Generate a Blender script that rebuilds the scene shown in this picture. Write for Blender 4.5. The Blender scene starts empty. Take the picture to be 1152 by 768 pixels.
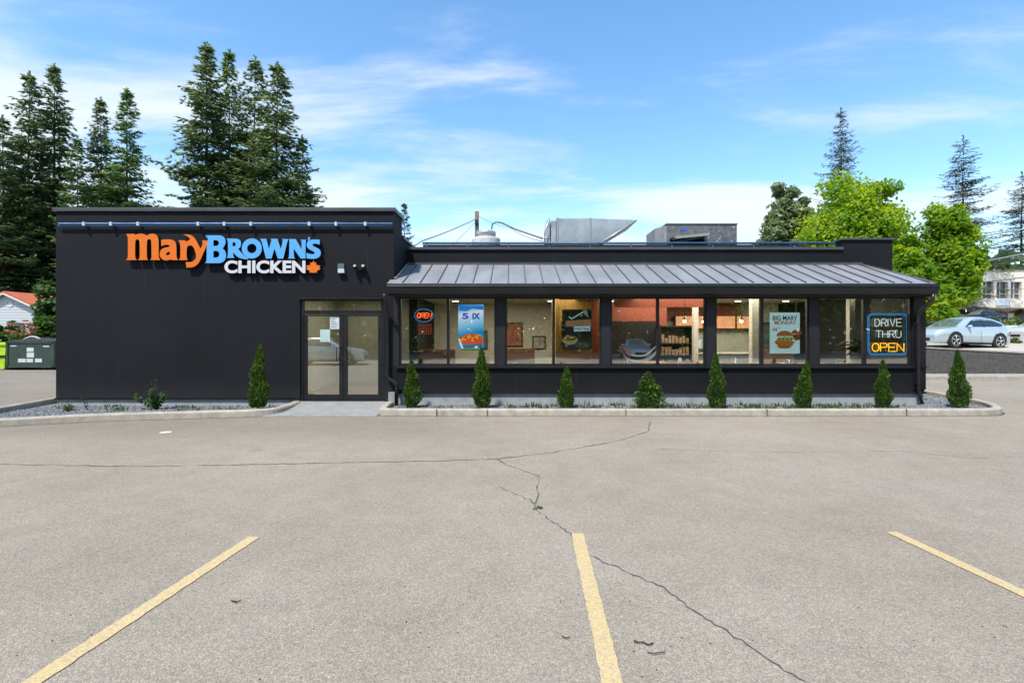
import bpy, bmesh, math, random
import numpy as np
from mathutils import Vector, Matrix
R = math.radians
scn = bpy.context.scene
COL = scn.collection
random.seed(7)

# ------------------------------------------------------------------ camera
F = 576.0; CH = 1.76; HY = 376.0; CX = 576.0
cam_d = bpy.data.cameras.new("camera"); cam_d.lens = 18; cam_d.sensor_width = 36
cam_d.shift_y = -8 / 1152; cam_d.clip_end = 3000; cam_d.clip_start = 0.05
cam = bpy.data.objects.new("camera", cam_d); COL.objects.link(cam)
cam.location = (0, 0, CH); cam.rotation_euler = (R(90), 0, 0)
scn.camera = cam
# ------------------------------------------------------------------ light
SUN_EL, SUN_AZ = 60.0, -148.0        # azimuth measured from +Y (behind the building) towards +X
world = bpy.data.worlds.new("World"); scn.world = world; world.use_nodes = True
nt = world.node_tree; nt.nodes.clear()
def N(tree, t, **kw):
    n = tree.nodes.new(t)
    for k, v in kw.items(): setattr(n, k, v)
    return n
def L(tree, a, b): tree.links.new(a, b)
out = N(nt, "ShaderNodeOutputWorld"); bg = N(nt, "ShaderNodeBackground")
sky = N(nt, "ShaderNodeTexSky", sky_type='NISHITA', sun_disc=False)
sky.sun_elevation = R(SUN_EL); sky.sun_rotation = R(SUN_AZ)
sky.air_density = 1.0; sky.dust_density = 0.1; sky.ozone_density = 2.2; sky.altitude = 50
geo = N(nt, "ShaderNodeTexCoord"); sep = N(nt, "ShaderNodeSeparateXYZ")
L(nt, geo.outputs['Generated'], sep.inputs[0])
def M(tree, op, a, b=None, c=None, clamp=False):
    n = N(tree, "ShaderNodeMath", operation=op, use_clamp=clamp)
    for i, v in enumerate((a, b, c)):
        if v is None: continue
        if isinstance(v, (int, float)): n.inputs[i].default_value = v
        else: L(tree, v, n.inputs[i])
    return n.outputs[0]
zc = M(nt, 'MAXIMUM', sep.outputs[2], 0.03)
zd = M(nt, 'ADD', zc, 0.12)
cu = M(nt, 'DIVIDE', sep.outputs[0], zd); cv = M(nt, 'DIVIDE', sep.outputs[1], zd)
comb = N(nt, "ShaderNodeCombineXYZ"); L(nt, cu, comb.inputs[0]); L(nt, cv, comb.inputs[1])
mp = N(nt, "ShaderNodeMapping"); L(nt, comb.outputs[0], mp.inputs[0])
mp.inputs['Rotation'].default_value = (0, 0, R(-14)); mp.inputs['Scale'].default_value = (0.42, 1.0, 1)
mp.inputs['Location'].default_value = (3.3, 1.7, 0)
n1 = N(nt, "ShaderNodeTexNoise"); L(nt, mp.outputs[0], n1.inputs[0])
n1.inputs['Scale'].default_value = 1.6; n1.inputs['Detail'].default_value = 10; n1.inputs['Roughness'].default_value = .60
n1.inputs['Distortion'].default_value = .35
n2 = N(nt, "ShaderNodeTexNoise"); L(nt, comb.outputs[0], n2.inputs[0])
n2.inputs['Scale'].default_value = .38; n2.inputs['Detail'].default_value = 3
rp = N(nt, "ShaderNodeMapRange"); rp.interpolation_type = 'SMOOTHSTEP'
s = M(nt, 'ADD', n1.outputs[0], M(nt, 'MULTIPLY', M(nt, 'SUBTRACT', n2.outputs[0], .5), .75))
# more cloud low in the sky, and to the left
low = N(nt, "ShaderNodeMapRange"); L(nt, sep.outputs[2], low.inputs[0])
low.inputs['From Min'].default_value = .05; low.inputs['From Max'].default_value = .5
low.inputs['To Min'].default_value = .21; low.inputs['To Max'].default_value = -.03
s = M(nt, 'ADD', s, low.outputs[0])
s = M(nt, 'ADD', s, M(nt, 'MULTIPLY', sep.outputs[0], -.07))
L(nt, s, rp.inputs[0]); rp.inputs['From Min'].default_value = .48; rp.inputs['From Max'].default_value = .76
rp.inputs['To Max'].default_value = .85
hs = N(nt, "ShaderNodeHueSaturation"); hs.inputs['Hue'].default_value = .4945; hs.inputs['Saturation'].default_value = 1.14; hs.inputs['Value'].default_value = 1.08
L(nt, sky.outputs[0], hs.inputs['Color'])
mix = N(nt, "ShaderNodeMix", data_type='RGBA'); L(nt, rp.outputs[0], mix.inputs[0])
L(nt, hs.outputs[0], mix.inputs[6]); mix.inputs[7].default_value = (3.8, 4.0, 4.2, 1)
L(nt, mix.outputs[2], bg.inputs[0]); bg.inputs[1].default_value = 0.15
L(nt, bg.outputs[0], out.inputs[0])
sun_d = bpy.data.lights.new("sun", 'SUN'); sun_d.energy = 3.0; sun_d.angle = R(2.5); sun_d.color = (1, .955, .88)
sun = bpy.data.objects.new("sun", sun_d); COL.objects.link(sun)
sd = Vector((math.sin(R(SUN_AZ)) * math.cos(R(SUN_EL)), math.cos(R(SUN_AZ)) * math.cos(R(SUN_EL)), math.sin(R(SUN_EL))))
sun.rotation_euler = sd.to_track_quat('Z', 'Y').to_euler(); sun.location = sd * 80
vs = scn.view_settings; vs.view_transform = 'Standard'; vs.look = 'None'; vs.gamma = 1; vs.use_curve_mapping = False
vs.exposure = 0.85
scn.cycles.max_bounces = 8; scn.cycles.transparent_max_bounces = 16; scn.cycles.caustics_reflective = False
scn.cycles.caustics_refractive = False; scn.cycles.sample_clamp_indirect = 6

# ------------------------------------------------------------------ helpers
def P(px, py, Y): return Vector(((px - CX) / F * Y, Y, CH - (py - HY) / F * Y))
def G(px, py, z=0.0):
    Y = (CH - z) * F / (py - HY); return Vector(((px - CX) / F * Y, Y, z))

def srgb(h):
    h = h.lstrip('#'); c = [int(h[i:i + 2], 16) / 255 for i in (0, 2, 4)]
    return tuple(((x / 12.92) if x <= .04045 else ((x + .055) / 1.055) ** 2.4) for x in c)
_m = {}
def mat(name, col, rough=.6, metal=0, var=.0, vscale=8, bump=0, bscale=40, emit=0, col2=None, spec=.5, coords='Object', coat=0, stretch=None):
    if name in _m: return _m[name]
    m = bpy.data.materials.new(name); m.use_nodes = True; _m[name] = m
    t = m.node_tree; b = t.nodes["Principled BSDF"]
    b.inputs['Base Color'].default_value = (*col, 1); b.inputs['Roughness'].default_value = rough
    b.inputs['Metallic'].default_value = metal; b.inputs['Specular IOR Level'].default_value = spec
    if coat: b.inputs['Coat Weight'].default_value = coat; b.inputs['Coat Roughness'].default_value = .05
    tc = N(t, "ShaderNodeTexCoord"); vec = tc.outputs[coords]
    if stretch:
        mpn = N(t, "ShaderNodeMapping"); L(t, vec, mpn.inputs[0]); mpn.inputs['Scale'].default_value = stretch; vec = mpn.outputs[0]
    if var or col2:
        n = N(t, "ShaderNodeTexNoise"); L(t, vec, n.inputs[0]); n.inputs['Scale'].default_value = vscale
        n.inputs['Detail'].default_value = 6; n.inputs['Roughness'].default_value = .65
        r = N(t, "ShaderNodeMapRange"); L(t, n.outputs[0], r.inputs[0])
        r.inputs['From Min'].default_value = .3; r.inputs['From Max'].default_value = .7
        mx = N(t, "ShaderNodeMix", data_type='RGBA'); L(t, r.outputs[0], mx.inputs[0])
        c2 = col2 if col2 else tuple(c * (1 + var) for c in col)
        c1 = col if col2 else tuple(c * (1 - var) for c in col)
        mx.inputs[6].default_value = (*c1, 1); mx.inputs[7].default_value = (*c2, 1)
        L(t, mx.outputs[2], b.inputs['Base Color'])
        rr = N(t, "ShaderNodeMapRange"); L(t, n.outputs[0], rr.inputs[0])
        rr.inputs['To Min'].default_value = max(0, rough - .12); rr.inputs['To Max'].default_value = min(1, rough + .12)
        L(t, rr.outputs[0], b.inputs['Roughness'])
    if bump:
        n = N(t, "ShaderNodeTexNoise"); L(t, vec, n.inputs[0]); n.inputs['Scale'].default_value = bscale; n.inputs['Detail'].default_value = 4
        bp = N(t, "ShaderNodeBump"); bp.inputs['Strength'].default_value = bump; bp.inputs['Distance'].default_value = .02
        L(t, n.outputs[0], bp.inputs['Height']); L(t, bp.outputs[0], b.inputs['Normal'])
    if emit:
        b.inputs['Emission Color'].default_value = (*col, 1); b.inputs['Emission Strength'].default_value = emit
    return m

def glass(name, refl=.22, tint=(.9, .95, .93)):
    if name in _m: return _m[name]
    m = bpy.data.materials.new(name); m.use_nodes = True; _m[name] = m; t = m.node_tree; t.nodes.clear()
    o = N(t, "ShaderNodeOutputMaterial"); tr = N(t, "ShaderNodeBsdfTransparent"); tr.inputs[0].default_value = (*tint, 1)
    gl = N(t, "ShaderNodeBsdfGlossy"); gl.inputs['Roughness'].default_value = .004; gl.inputs[0].default_value = (.95, 1, .97, 1)
    fr = N(t, "ShaderNodeFresnel"); fr.inputs[0].default_value = 1.5
    tc = N(t, "ShaderNodeTexCoord"); nz = N(t, "ShaderNodeTexNoise"); L(t, tc.outputs['Object'], nz.inputs[0]); nz.inputs['Scale'].default_value = .9
    bp = N(t, "ShaderNodeBump"); bp.inputs['Strength'].default_value = .06; bp.inputs['Distance'].default_value = .02
    L(t, nz.outputs[0], bp.inputs['Height']); L(t, bp.outputs[0], gl.inputs['Normal'])
    f = M(t, 'ADD', fr.outputs[0], refl, clamp=True)
    mx = N(t, "ShaderNodeMixShader"); L(t, f, mx.inputs[0]); L(t, tr.outputs[0], mx.inputs[1]); L(t, gl.outputs[0], mx.inputs[2])
    L(t, mx.outputs[0], o.inputs[0]); return m

def leafmat(name, c1, c2, trans=.35, scale=.5, tcol=None):
    if name in _m: return _m[name]
    m = bpy.data.materials.new(name); m.use_nodes = True; _m[name] = m; t = m.node_tree; t.nodes.clear()
    o = N(t, "ShaderNodeOutputMaterial"); tc = N(t, "ShaderNodeTexCoord")
    n = N(t, "ShaderNodeTexNoise"); L(t, tc.outputs['Object'], n.inputs[0]); n.inputs['Scale'].default_value = scale; n.inputs['Detail'].default_value = 5
    n.inputs['Roughness'].default_value = .7
    at = N(t, "ShaderNodeAttribute", attribute_name="tint")
    f = M(t, 'ADD', M(t, 'MULTIPLY', M(t, 'SUBTRACT', n.outputs[0], .5), 1.8), at.outputs['Fac'], clamp=True)
    mx = N(t, "ShaderNodeMix", data_type='RGBA'); L(t, f, mx.inputs[0]); mx.inputs[6].default_value = (*c1, 1); mx.inputs[7].default_value = (*c2, 1)
    d = N(t, "ShaderNodeBsdfPrincipled"); L(t, mx.outputs[2], d.inputs['Base Color']); d.inputs['Roughness'].default_value = .5
    d.inputs['Specular IOR Level'].default_value = .3
    tl = N(t, "ShaderNodeBsdfTranslucent")
    hs = N(t, "ShaderNodeHueSaturation"); hs.inputs['Hue'].default_value = .485; hs.inputs['Saturation'].default_value = 1.1; hs.inputs['Value'].default_value = 1.7
    L(t, mx.outputs[2], hs.inputs['Color']); L(t, hs.outputs[0], tl.inputs[0])
    ms = N(t, "ShaderNodeMixShader"); ms.inputs[0].default_value = trans
    L(t, d.outputs[0], ms.inputs[1]); L(t, tl.outputs[0], ms.inputs[2]); L(t, ms.outputs[0], o.inputs[0]); return m

def tag(o, label=None, cat=None, group=None, kind=None):
    if label: o['label'] = label
    if cat: o['category'] = cat
    if group: o['group'] = group
    if kind: o['kind'] = kind
    return o
def empty(name, loc=(0, 0, 0), rz=0):
    o = bpy.data.objects.new(name, None); COL.objects.link(o); o.location = loc; o.rotation_euler = (0, 0, rz); o.empty_display_size = .2; return o
def addobj(name, me, m=None, parent=None):
    o = bpy.data.objects.new(name, me); COL.objects.link(o)
    if m is not None:
        for x in (m if isinstance(m, (list, tuple)) else [m]): me.materials.append(x)
    if parent is not None: o.parent = parent
    return o
class MB:
    def __init__(s): s.bm = bmesh.new(); s.mi = 0
    def _fin(s, verts, bevel=0):
        if s.mi:
            for f in {f for v in verts for f in v.link_faces}: f.material_index = s.mi
        if bevel:
            es = list({e for v in verts for e in v.link_edges})
            bmesh.ops.bevel(s.bm, geom=es, offset=bevel, segments=2, affect='EDGES', profile=.7, material=-1)
        return s
    def box(s, x0, x1, y0, y1, z0, z1, bevel=0, rot=None):
        mt = Matrix.Translation(((x0 + x1) / 2, (y0 + y1) / 2, (z0 + z1) / 2))
        if rot: mt = mt @ rot
        mt = mt @ Matrix.Diagonal((abs(x1 - x0), abs(y1 - y0), abs(z1 - z0), 1))
        r = bmesh.ops.create_cube(s.bm, size=1, matrix=mt); return s._fin(r['verts'], bevel)
    def cyl(s, c, r, h, n=24, r2=None, rot=None):
        mt = Matrix.Translation(Vector(c))
        if rot: mt = mt @ rot
        q = bmesh.ops.create_cone(s.bm, cap_ends=True, segments=n, radius1=r, radius2=r if r2 is None else r2, depth=h, matrix=mt)
        return s._fin(q['verts'])
    def tube(s, pts, r, n=8, closed=False):
        pts = [Vector(p) for p in pts]; rs = r if isinstance(r, (list, tuple)) else [r] * len(pts)
        rings = []; K = len(pts); up = Vector((0, 0, 1)); prev = None
        for i, p in enumerate(pts):
            a = pts[(i - 1) % K] if (closed or i > 0) else p; b = pts[(i + 1) % K] if (closed or i < K - 1) else p
            d = (b - a).normalized() if (b - a).length > 1e-9 else Vector((0, 0, 1))
            if prev is None: u = d.orthogonal().normalized()
            else:
                u = prev - d * prev.dot(d); u = u.normalized() if u.length > 1e-6 else d.orthogonal().normalized()
            prev = u; v = d.cross(u)
            rings.append([s.bm.verts.new(p + (u * math.cos(2 * math.pi * k / n) + v * math.sin(2 * math.pi * k / n)) * rs[i]) for k in range(n)])
        for i in range(K if closed else K - 1):
            A, B = rings[i], rings[(i + 1) % K]
            for k in range(n):
                f = s.bm.faces.new((A[k], A[(k + 1) % n], B[(k + 1) % n], B[k])); f.smooth = True; f.material_index = s.mi
        if not closed:
            for rg, rev in ((rings[0], True), (rings[-1], False)):
                try: f = s.bm.faces.new(rg[::-1] if rev else rg); f.material_index = s.mi
                except ValueError: pass
        return s
    def prism(s, poly, axis, a, b):
        """polygon in the plane normal to axis, extruded from a to b"""
        def mk(u, v, w): return {'x': (w, u, v), 'y': (u, w, v), 'z': (u, v, w)}[axis]
        A = [s.bm.verts.new(mk(u, v, a)) for u, v in poly]; B = [s.bm.verts.new(mk(u, v, b)) for u, v in poly]
        n = len(poly); fs = [s.bm.faces.new(A), s.bm.faces.new(B[::-1])]
        for i in range(n): fs.append(s.bm.faces.new((A[i], B[i], B[(i + 1) % n], A[(i + 1) % n])))
        for f in fs: f.material_index = s.mi
        return s
    def face(s, pts):
        f = s.bm.faces.new([s.bm.verts.new(p) for p in pts]); f.material_index = s.mi; return s
    def build(s, name, m, parent=None, smooth=False):
        bmesh.ops.recalc_face_normals(s.bm, faces=s.bm.faces[:])
        me = bpy.data.meshes.new(name); s.bm.to_mesh(me); s.bm.free()
        if smooth:
            for p in me.polygons: p.use_smooth = True
        return addobj(name, me, m, parent)
def copy_tree(o, parent=None):
    c = o.copy(); COL.objects.link(c); c.parent = parent
    for ch in o.children: copy_tree(ch, c)
    return c
def quads_mesh(name, V, m, parent=None, tint=None, nv=4):
    V = np.asarray(V, dtype=np.float32).reshape(-1, 3); nf = len(V) // nv
    me = bpy.data.meshes.new(name); me.vertices.add(len(V)); me.vertices.foreach_set('co', V.ravel())
    me.loops.add(nf * nv); me.loops.foreach_set('vertex_index', np.arange(nf * nv, dtype=np.int32))
    me.polygons.add(nf); me.polygons.foreach_set('loop_start', np.arange(0, nf * nv, nv, dtype=np.int32))
    me.polygons.foreach_set('loop_total', np.full(nf, nv, dtype=np.int32))
    if tint is not None:
        a = me.attributes.new('tint', 'FLOAT', 'FACE'); a.data.foreach_set('value', np.asarray(tint, dtype=np.float32))
    me.update(calc_edges=True); return addobj(name, me, m, parent)

# ------------------------------------------------------------------ materials
def asphalt_mat(name, base, crackle=True):
    m = bpy.data.materials.new(name); m.use_nodes = True; t = m.node_tree; b = t.nodes["Principled BSDF"]
    tc = N(t, "ShaderNodeTexCoord"); v = tc.outputs['Object']
    def noise(sc, det=3, rough=.6):
        n = N(t, "ShaderNodeTexNoise"); L(t, v, n.inputs[0]); n.inputs['Scale'].default_value = sc; n.inputs['Detail'].default_value = det
        n.inputs['Roughness'].default_value = rough; return n
    vo = N(t, "ShaderNodeTexVoronoi"); L(t, v, vo.inputs[0]); vo.inputs['Scale'].default_value = 150
    vsep = N(t, "ShaderNodeSeparateColor"); L(t, vo.outputs['Color'], vsep.inputs[0])
    rr = N(t, "ShaderNodeValToRGB"); L(t, vsep.outputs[0], rr.inputs[0]); e = rr.color_ramp.elements
    e[0].position = 0; e[0].color = (.70, .70, .71, 1); e[1].position = 1; e[1].color = (1.42, 1.38, 1.30, 1)
    x = rr.color_ramp.elements.new(.3); x.color = (.8, .8, .8, 1); x = rr.color_ramp.elements.new(.8); x.color = (1.12, 1.1, 1.06, 1)
    nb = noise(.35, 6, .6); nm = noise(2.3, 5, .7); nf = noise(28, 3)
    f = M(t, 'ADD', M(t, 'MULTIPLY', M(t, 'SUBTRACT', nb.outputs[0], .5), .55), M(t, 'MULTIPLY', M(t, 'SUBTRACT', nm.outputs[0], .5), .42))
    f = M(t, 'ADD', f, M(t, 'MULTIPLY', M(t, 'SUBTRACT', nf.outputs[0], .5), .5)); f = M(t, 'ADD', f, 1.0)
    # oil spots
    sp = noise(1.1, 2); so = N(t, "ShaderNodeMapRange"); L(t, sp.outputs[0], so.inputs[0]); so.inputs['From Min'].default_value = .68; so.inputs['From Max'].default_value = .8
    so.inputs['To Min'].default_value = 1; so.inputs['To Max'].default_value = .72
    f = M(t, 'MULTIPLY', f, so.outputs[0])
    # darker band towards the kerb line, fading out to the right
    sx = N(t, "ShaderNodeSeparateXYZ"); L(t, v, sx.inputs[0])
    yy = M(t, 'ADD', sx.outputs[1], M(t, 'MULTIPLY', M(t, 'SUBTRACT', nm.outputs[0], .5), 1.0))
    b1 = N(t, "ShaderNodeMapRange"); b1.interpolation_type = 'SMOOTHSTEP'; L(t, yy, b1.inputs[0]); b1.inputs['From Min'].default_value = 7.9; b1.inputs['From Max'].default_value = 9.8
    b1.inputs['To Min'].default_value = 1; b1.inputs['To Max'].default_value = .80
    b2 = N(t, "ShaderNodeMapRange"); b2.interpolation_type = 'SMOOTHSTEP'; L(t, sx.outputs[0], b2.inputs[0]); b2.inputs['From Min'].default_value = -3.5; b2.inputs['From Max'].default_value = 1.5
    band = M(t, 'ADD', M(t, 'MULTIPLY', b1.outputs[0], M(t, 'SUBTRACT', 1, b2.outputs[0])), b2.outputs[0])
    f = M(t, 'MULTIPLY', f, band)
    bc = N(t, "ShaderNodeMix", data_type='RGBA'); L(t, nb.outputs[0], bc.inputs[0])
    bc.inputs[6].default_value = (base[0] * 1.03, base[1], base[2] * .95, 1); bc.inputs[7].default_value = (base[0] * .98, base[1], base[2] * 1.05, 1)
    vm = N(t, "ShaderNodeVectorMath", operation='MULTIPLY'); L(t, bc.outputs[2], vm.inputs[0]); L(t, rr.outputs[0], vm.inputs[1])
    vm2 = N(t, "ShaderNodeVectorMath", operation='SCALE'); L(t, vm.outputs[0], vm2.inputs[0]); L(t, f, vm2.inputs['Scale'])
    L(t, vm2.outputs[0], b.inputs['Base Color']); b.inputs['Roughness'].default_value = .88; b.inputs['Specular IOR Level'].default_value = .25
    bp = N(t, "ShaderNodeBump"); bp.inputs['Strength'].default_value = .55; bp.inputs['Distance'].default_value = .006
    hh = M(t, 'ADD', M(t, 'SUBTRACT', 1, vo.outputs['Distance']), nf.outputs[0]); L(t, hh, bp.inputs['Height']); L(t, bp.outputs[0], b.inputs['Normal'])
    return m
m_asph = asphalt_mat("asphalt", (.318, .274, .217))
m_conc = mat("kerb_concrete", (.41, .365, .295), .85, var=.25, vscale=5, bump=.5, bscale=60)
m_found = mat("foundation_concrete", (.36, .37, .37), .85, var=.18, vscale=4, bump=.4, bscale=50)
m_slab = mat("slab_concrete", (.27, .27, .255), .85, var=.2, vscale=3, bump=.4, bscale=70)
def stucco(name, c, streak=.25):
    m = bpy.data.materials.new(name); m.use_nodes = True; t = m.node_tree; b = t.nodes["Principled BSDF"]
    tc = N(t, "ShaderNodeTexCoord"); mpn = N(t, "ShaderNodeMapping"); L(t, tc.outputs['Object'], mpn.inputs[0]); mpn.inputs['Scale'].default_value = (5, 5, .35)
    n = N(t, "ShaderNodeTexNoise"); L(t, mpn.outputs[0], n.inputs[0]); n.inputs['Scale'].default_value = 1.2; n.inputs['Detail'].default_value = 6
    n2 = N(t, "ShaderNodeTexNoise"); L(t, tc.outputs['Object'], n2.inputs[0]); n2.inputs['Scale'].default_value = .6; n2.inputs['Detail'].default_value = 4
    n3 = N(t, "ShaderNodeTexNoise"); L(t, tc.outputs['Object'], n3.inputs[0]); n3.inputs['Scale'].default_value = 45; n3.inputs['Detail'].default_value = 3
    f = M(t, 'ADD', M(t, 'MULTIPLY', n.outputs[0], .5), M(t, 'MULTIPLY', n2.outputs[0], 1.6)); f = M(t, 'ADD', f, M(t, 'MULTIPLY', n3.outputs[0], .5))
    r = N(t, "ShaderNodeMapRange"); L(t, f, r.inputs[0]); r.inputs['From Min'].default_value = .9; r.inputs['From Max'].default_value = 1.75
    mx = N(t, "ShaderNodeMix", data_type='RGBA'); L(t, r.outputs[0], mx.inputs[0])
    mx.inputs[6].default_value = (*[x * (1 - streak) for x in c], 1); mx.inputs[7].default_value = (*[x * (1 + streak * 1.6) for x in c], 1)
    sz = N(t, "ShaderNodeSeparateXYZ"); L(t, tc.outputs['Object'], sz.inputs[0])
    mr = N(t, "ShaderNodeMapping"); L(t, tc.outputs['Object'], mr.inputs[0]); mr.inputs['Scale'].default_value = (9, 1, .28)
    nr = N(t, "ShaderNodeTexNoise"); L(t, mr.outputs[0], nr.inputs[0]); nr.inputs['Scale'].default_value = 1.6; nr.inputs['Detail'].default_value = 3
    run = N(t, "ShaderNodeMapRange"); L(t, nr.outputs[0], run.inputs[0]); run.inputs['From Min'].default_value = .66; run.inputs['From Max'].default_value = .82
    spl = N(t, "ShaderNodeMapRange"); L(t, M(t, 'ADD', sz.outputs[2], M(t, 'MULTIPLY', M(t, 'SUBTRACT', n3.outputs[0], .5), .5)), spl.inputs[0]); spl.inputs['From Min'].default_value = .65; spl.inputs['From Max'].default_value = .15
    dirt = M(t, 'ADD', M(t, 'MULTIPLY', run.outputs[0], .16), M(t, 'MULTIPLY', spl.outputs[0], .10), clamp=True)
    md = N(t, "ShaderNodeMix", data_type='RGBA'); L(t, dirt, md.inputs[0]); L(t, mx.outputs[2], md.inputs[6]); md.inputs[7].default_value = (.13, .125, .115, 1)
    L(t, (md if c[0] < .1 else mx).outputs[2], b.inputs['Base Color']); b.inputs['Roughness'].default_value = .8; b.inputs['Specular IOR Level'].default_value = .3
    bp = N(t, "ShaderNodeBump"); bp.inputs['Strength'].default_value = .5; bp.inputs['Distance'].default_value = .008
    L(t, n3.outputs[0], bp.inputs['Height']); L(t, bp.outputs[0], b.inputs['Normal']); return m
m_black = stucco("black_stucco", (.0062, .0070, .0100))
m_trim = mat("black_metal_trim", (.0095, .0095, .0115), .42, var=.3, vscale=3)
m_panel = mat("black_panel", (.0085, .0085, .0105), .6, var=.3, vscale=2, bump=.3, bscale=60)
m_gutter = mat("dark_gutter", (.013, .013, .016), .35, var=.25, vscale=2)
m_coping = mat("grey_metal_coping", (.075, .078, .088), .45, var=.2, vscale=2)
m_galv = mat("galvanised_steel", (.56, .57, .55), .42, metal=.75, var=.22, vscale=1.6, bump=.15, bscale=5)
m_white = mat("white_paint", (.74, .73, .70), .5, var=.06)
m_rubber = mat("rubber", (.015, .015, .015), .8)
m_glass = glass("window_glass", .32)
m_carglass = mat("car_window_glass", (.012, .016, .018), .05, spec=.8, coat=.6)
m_screen = mat('windscreen_glass', (.10, .13, .14), .04, spec=1.0, coat=1)  # sky reflection put into the glass as a paler base colour
m_chrome = mat("chrome", (.6, .6, .6), .15, metal=1)
m_dark = mat("dark_void", (.006, .006, .006), .9)
m_bark = mat("bark", (.055, .042, .034), .9, var=.4, vscale=6, bump=.8, bscale=20)
m_wood_pole = mat("weathered_wood", (.14, .11, .085), .85, var=.3, vscale=4, stretch=(6, 6, .6))
m_blue_led = mat("blue_rail", (.03, .11, .25), .4, var=.3, vscale=3)
m_bluelt = mat("pale_blue_rail", (.15, .30, .52), .35, var=.25, vscale=5)

# ------------------------------------------------------------------ ground
def sheet(name, poly, z, m, kind='structure'):
    b = MB(); b.face([(x, y, z) for x, y in poly]); return tag(b.build(name, m), kind=kind)
m_earth = mat("ground_earth", (.10, .115, .06), .95, var=.4, vscale=.3)
g = sheet("ground", [(-900, -900), (900, -900), (900, 900), (-900, 900)], -.05, m_earth)
sheet("parking_lot", [(-60, -24), (60, -24), (60, 22.6), (13, 22.6), (13, 34), (-60, 34)], 0, m_asph)
# cracks traced on the ground
m_crack = mat("crack_tar", (.10, .09, .08), .95, var=.5, vscale=5)
def ribbon(name, pix, w, m, z=.004, jit=.018, rnd=None, seg=.10):
    rnd = rnd or random.Random(5)
    pts = [G(*p) for p in pix]; fine = []
    for a, b in zip(pts, pts[1:]):
        n = max(1, int((b - a).length / seg))
        for k in range(n): fine.append(a.lerp(b, k / n))
    fine.append(pts[-1])
    b = MB(); prev = None
    for i, p in enumerate(fine):
        d = (fine[min(i + 1, len(fine) - 1)] - fine[max(i - 1, 0)]).normalized(); s_ = Vector((-d.y, d.x, 0))
        c = p + s_ * rnd.uniform(-jit, jit); hw = w * rnd.uniform(.15, 1.1) / 2
        pr = (b.bm.verts.new((*(c - s_ * hw).xy, z)), b.bm.verts.new((*(c + s_ * hw).xy, z)))
        if prev: b.bm.faces.new((prev[0], pr[0], pr[1], prev[1]))
        prev = pr
    return tag(b.build(name, m), kind='structure')
ribbon("pavement_crack", [(-30, 522), (60, 523), (130, 524.5), (200, 524), (300, 522), (400, 520), (500, 518.3), (560, 516)], .026, m_crack, z=.004)
ribbon("pavement_crack", [(560, 516), (620, 509), (690, 497), (715, 490), (729, 485), (731, 474)], .022, m_crack, z=.0045)
ribbon("pavement_crack", [(559, 516.5), (570, 523), (582, 527), (606, 535), (605, 548), (605, 560), (602, 567)], .016, m_crack, z=.005, jit=.012)
ribbon("pavement_crack", [(562, 548), (598, 563), (606, 576), (642, 600), (662, 624), (708.5, 645), (744.6, 660), (764.7, 674.5), (789, 692.6), (833, 720.7), (861, 740.7), (909, 768), (960, 800)], .012, m_crack, z=.0055, jit=.016, seg=.035)
ribbon("pavement_crack", [(740, 505), (800, 507), (900, 509), (1010, 507), (1090, 515), (1160, 514)], .011, mat("hairline", (.13, .12, .11), .9), z=.005, jit=.03)
# painted stall lines
def paint_mat():
    m = bpy.data.materials.new("stall_paint"); m.use_nodes = True; t = m.node_tree; b = t.nodes["Principled BSDF"]
    tc = N(t, "ShaderNodeTexCoord")
    n = N(t, "ShaderNodeTexNoise"); L(t, tc.outputs['Object'], n.inputs[0]); n.inputs['Scale'].default_value = 75; n.inputs['Detail'].default_value = 5; n.inputs['Roughness'].default_value = .7
    r = N(t, "ShaderNodeMapRange"); L(t, n.outputs[0], r.inputs[0]); r.inputs['From Min'].default_value = .40; r.inputs['From Max'].default_value = .58
    n4 = N(t, "ShaderNodeTexNoise"); L(t, tc.outputs['Object'], n4.inputs[0]); n4.inputs['Scale'].default_value = 3.2
    mx = N(t, "ShaderNodeMix", data_type='RGBA'); L(t, r.outputs[0], mx.inputs[0]); mx.inputs[6].default_value = (.40, .32, .20, 1)
    mx2 = N(t, "ShaderNodeMix", data_type='RGBA'); L(t, n4.outputs[0], mx2.inputs[0]); mx2.inputs[6].default_value = (.60, .42, .16, 1); mx2.inputs[7].default_value = (.66, .50, .25, 1)
    L(t, mx2.outputs[2], mx.inputs[7]); L(t, mx.outputs[2], b.inputs['Base Color']); b.inputs['Roughness'].default_value = .8
    bp = N(t, "ShaderNodeBump"); bp.inputs['Strength'].default_value = .5; bp.inputs['Distance'].default_value = .005; L(t, n.outputs[0], bp.inputs['Height']); L(t, bp.outputs[0], b.inputs['Normal'])
    return m
m_paint = paint_mat()
def stall_line(pa, pb, w=.105):
    A = G(*pa); B = G(*pb); d = (B - A).normalized(); B = B + d * 1.2; s_ = Vector((-d.y, d.x, 0)); n = 70; b = MB(); prev = None; rr = random.Random(int(pa[0]))
    for i in range(n + 1):
        c = A.lerp(B, i / n); e1 = w / 2 + rr.uniform(-.004, .004); e2 = w / 2 + rr.uniform(-.004, .004)
        pr = (b.bm.verts.new((*(c - s_ * e1).xy, .0058)), b.bm.verts.new((*(c + s_ * e2).xy, .0058)))
        if prev: b.bm.faces.new((prev[0], pr[0], pr[1], prev[1]))
        prev = pr
    tag(b.build("stall_line", m_paint), kind='structure')
stall_line((286, 604), (36, 768)); stall_line((649.5, 600), (689, 768)); stall_line((1003, 598.5), (1152, 668))
for xx in (-8.0, 8.0):
    pass

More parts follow.
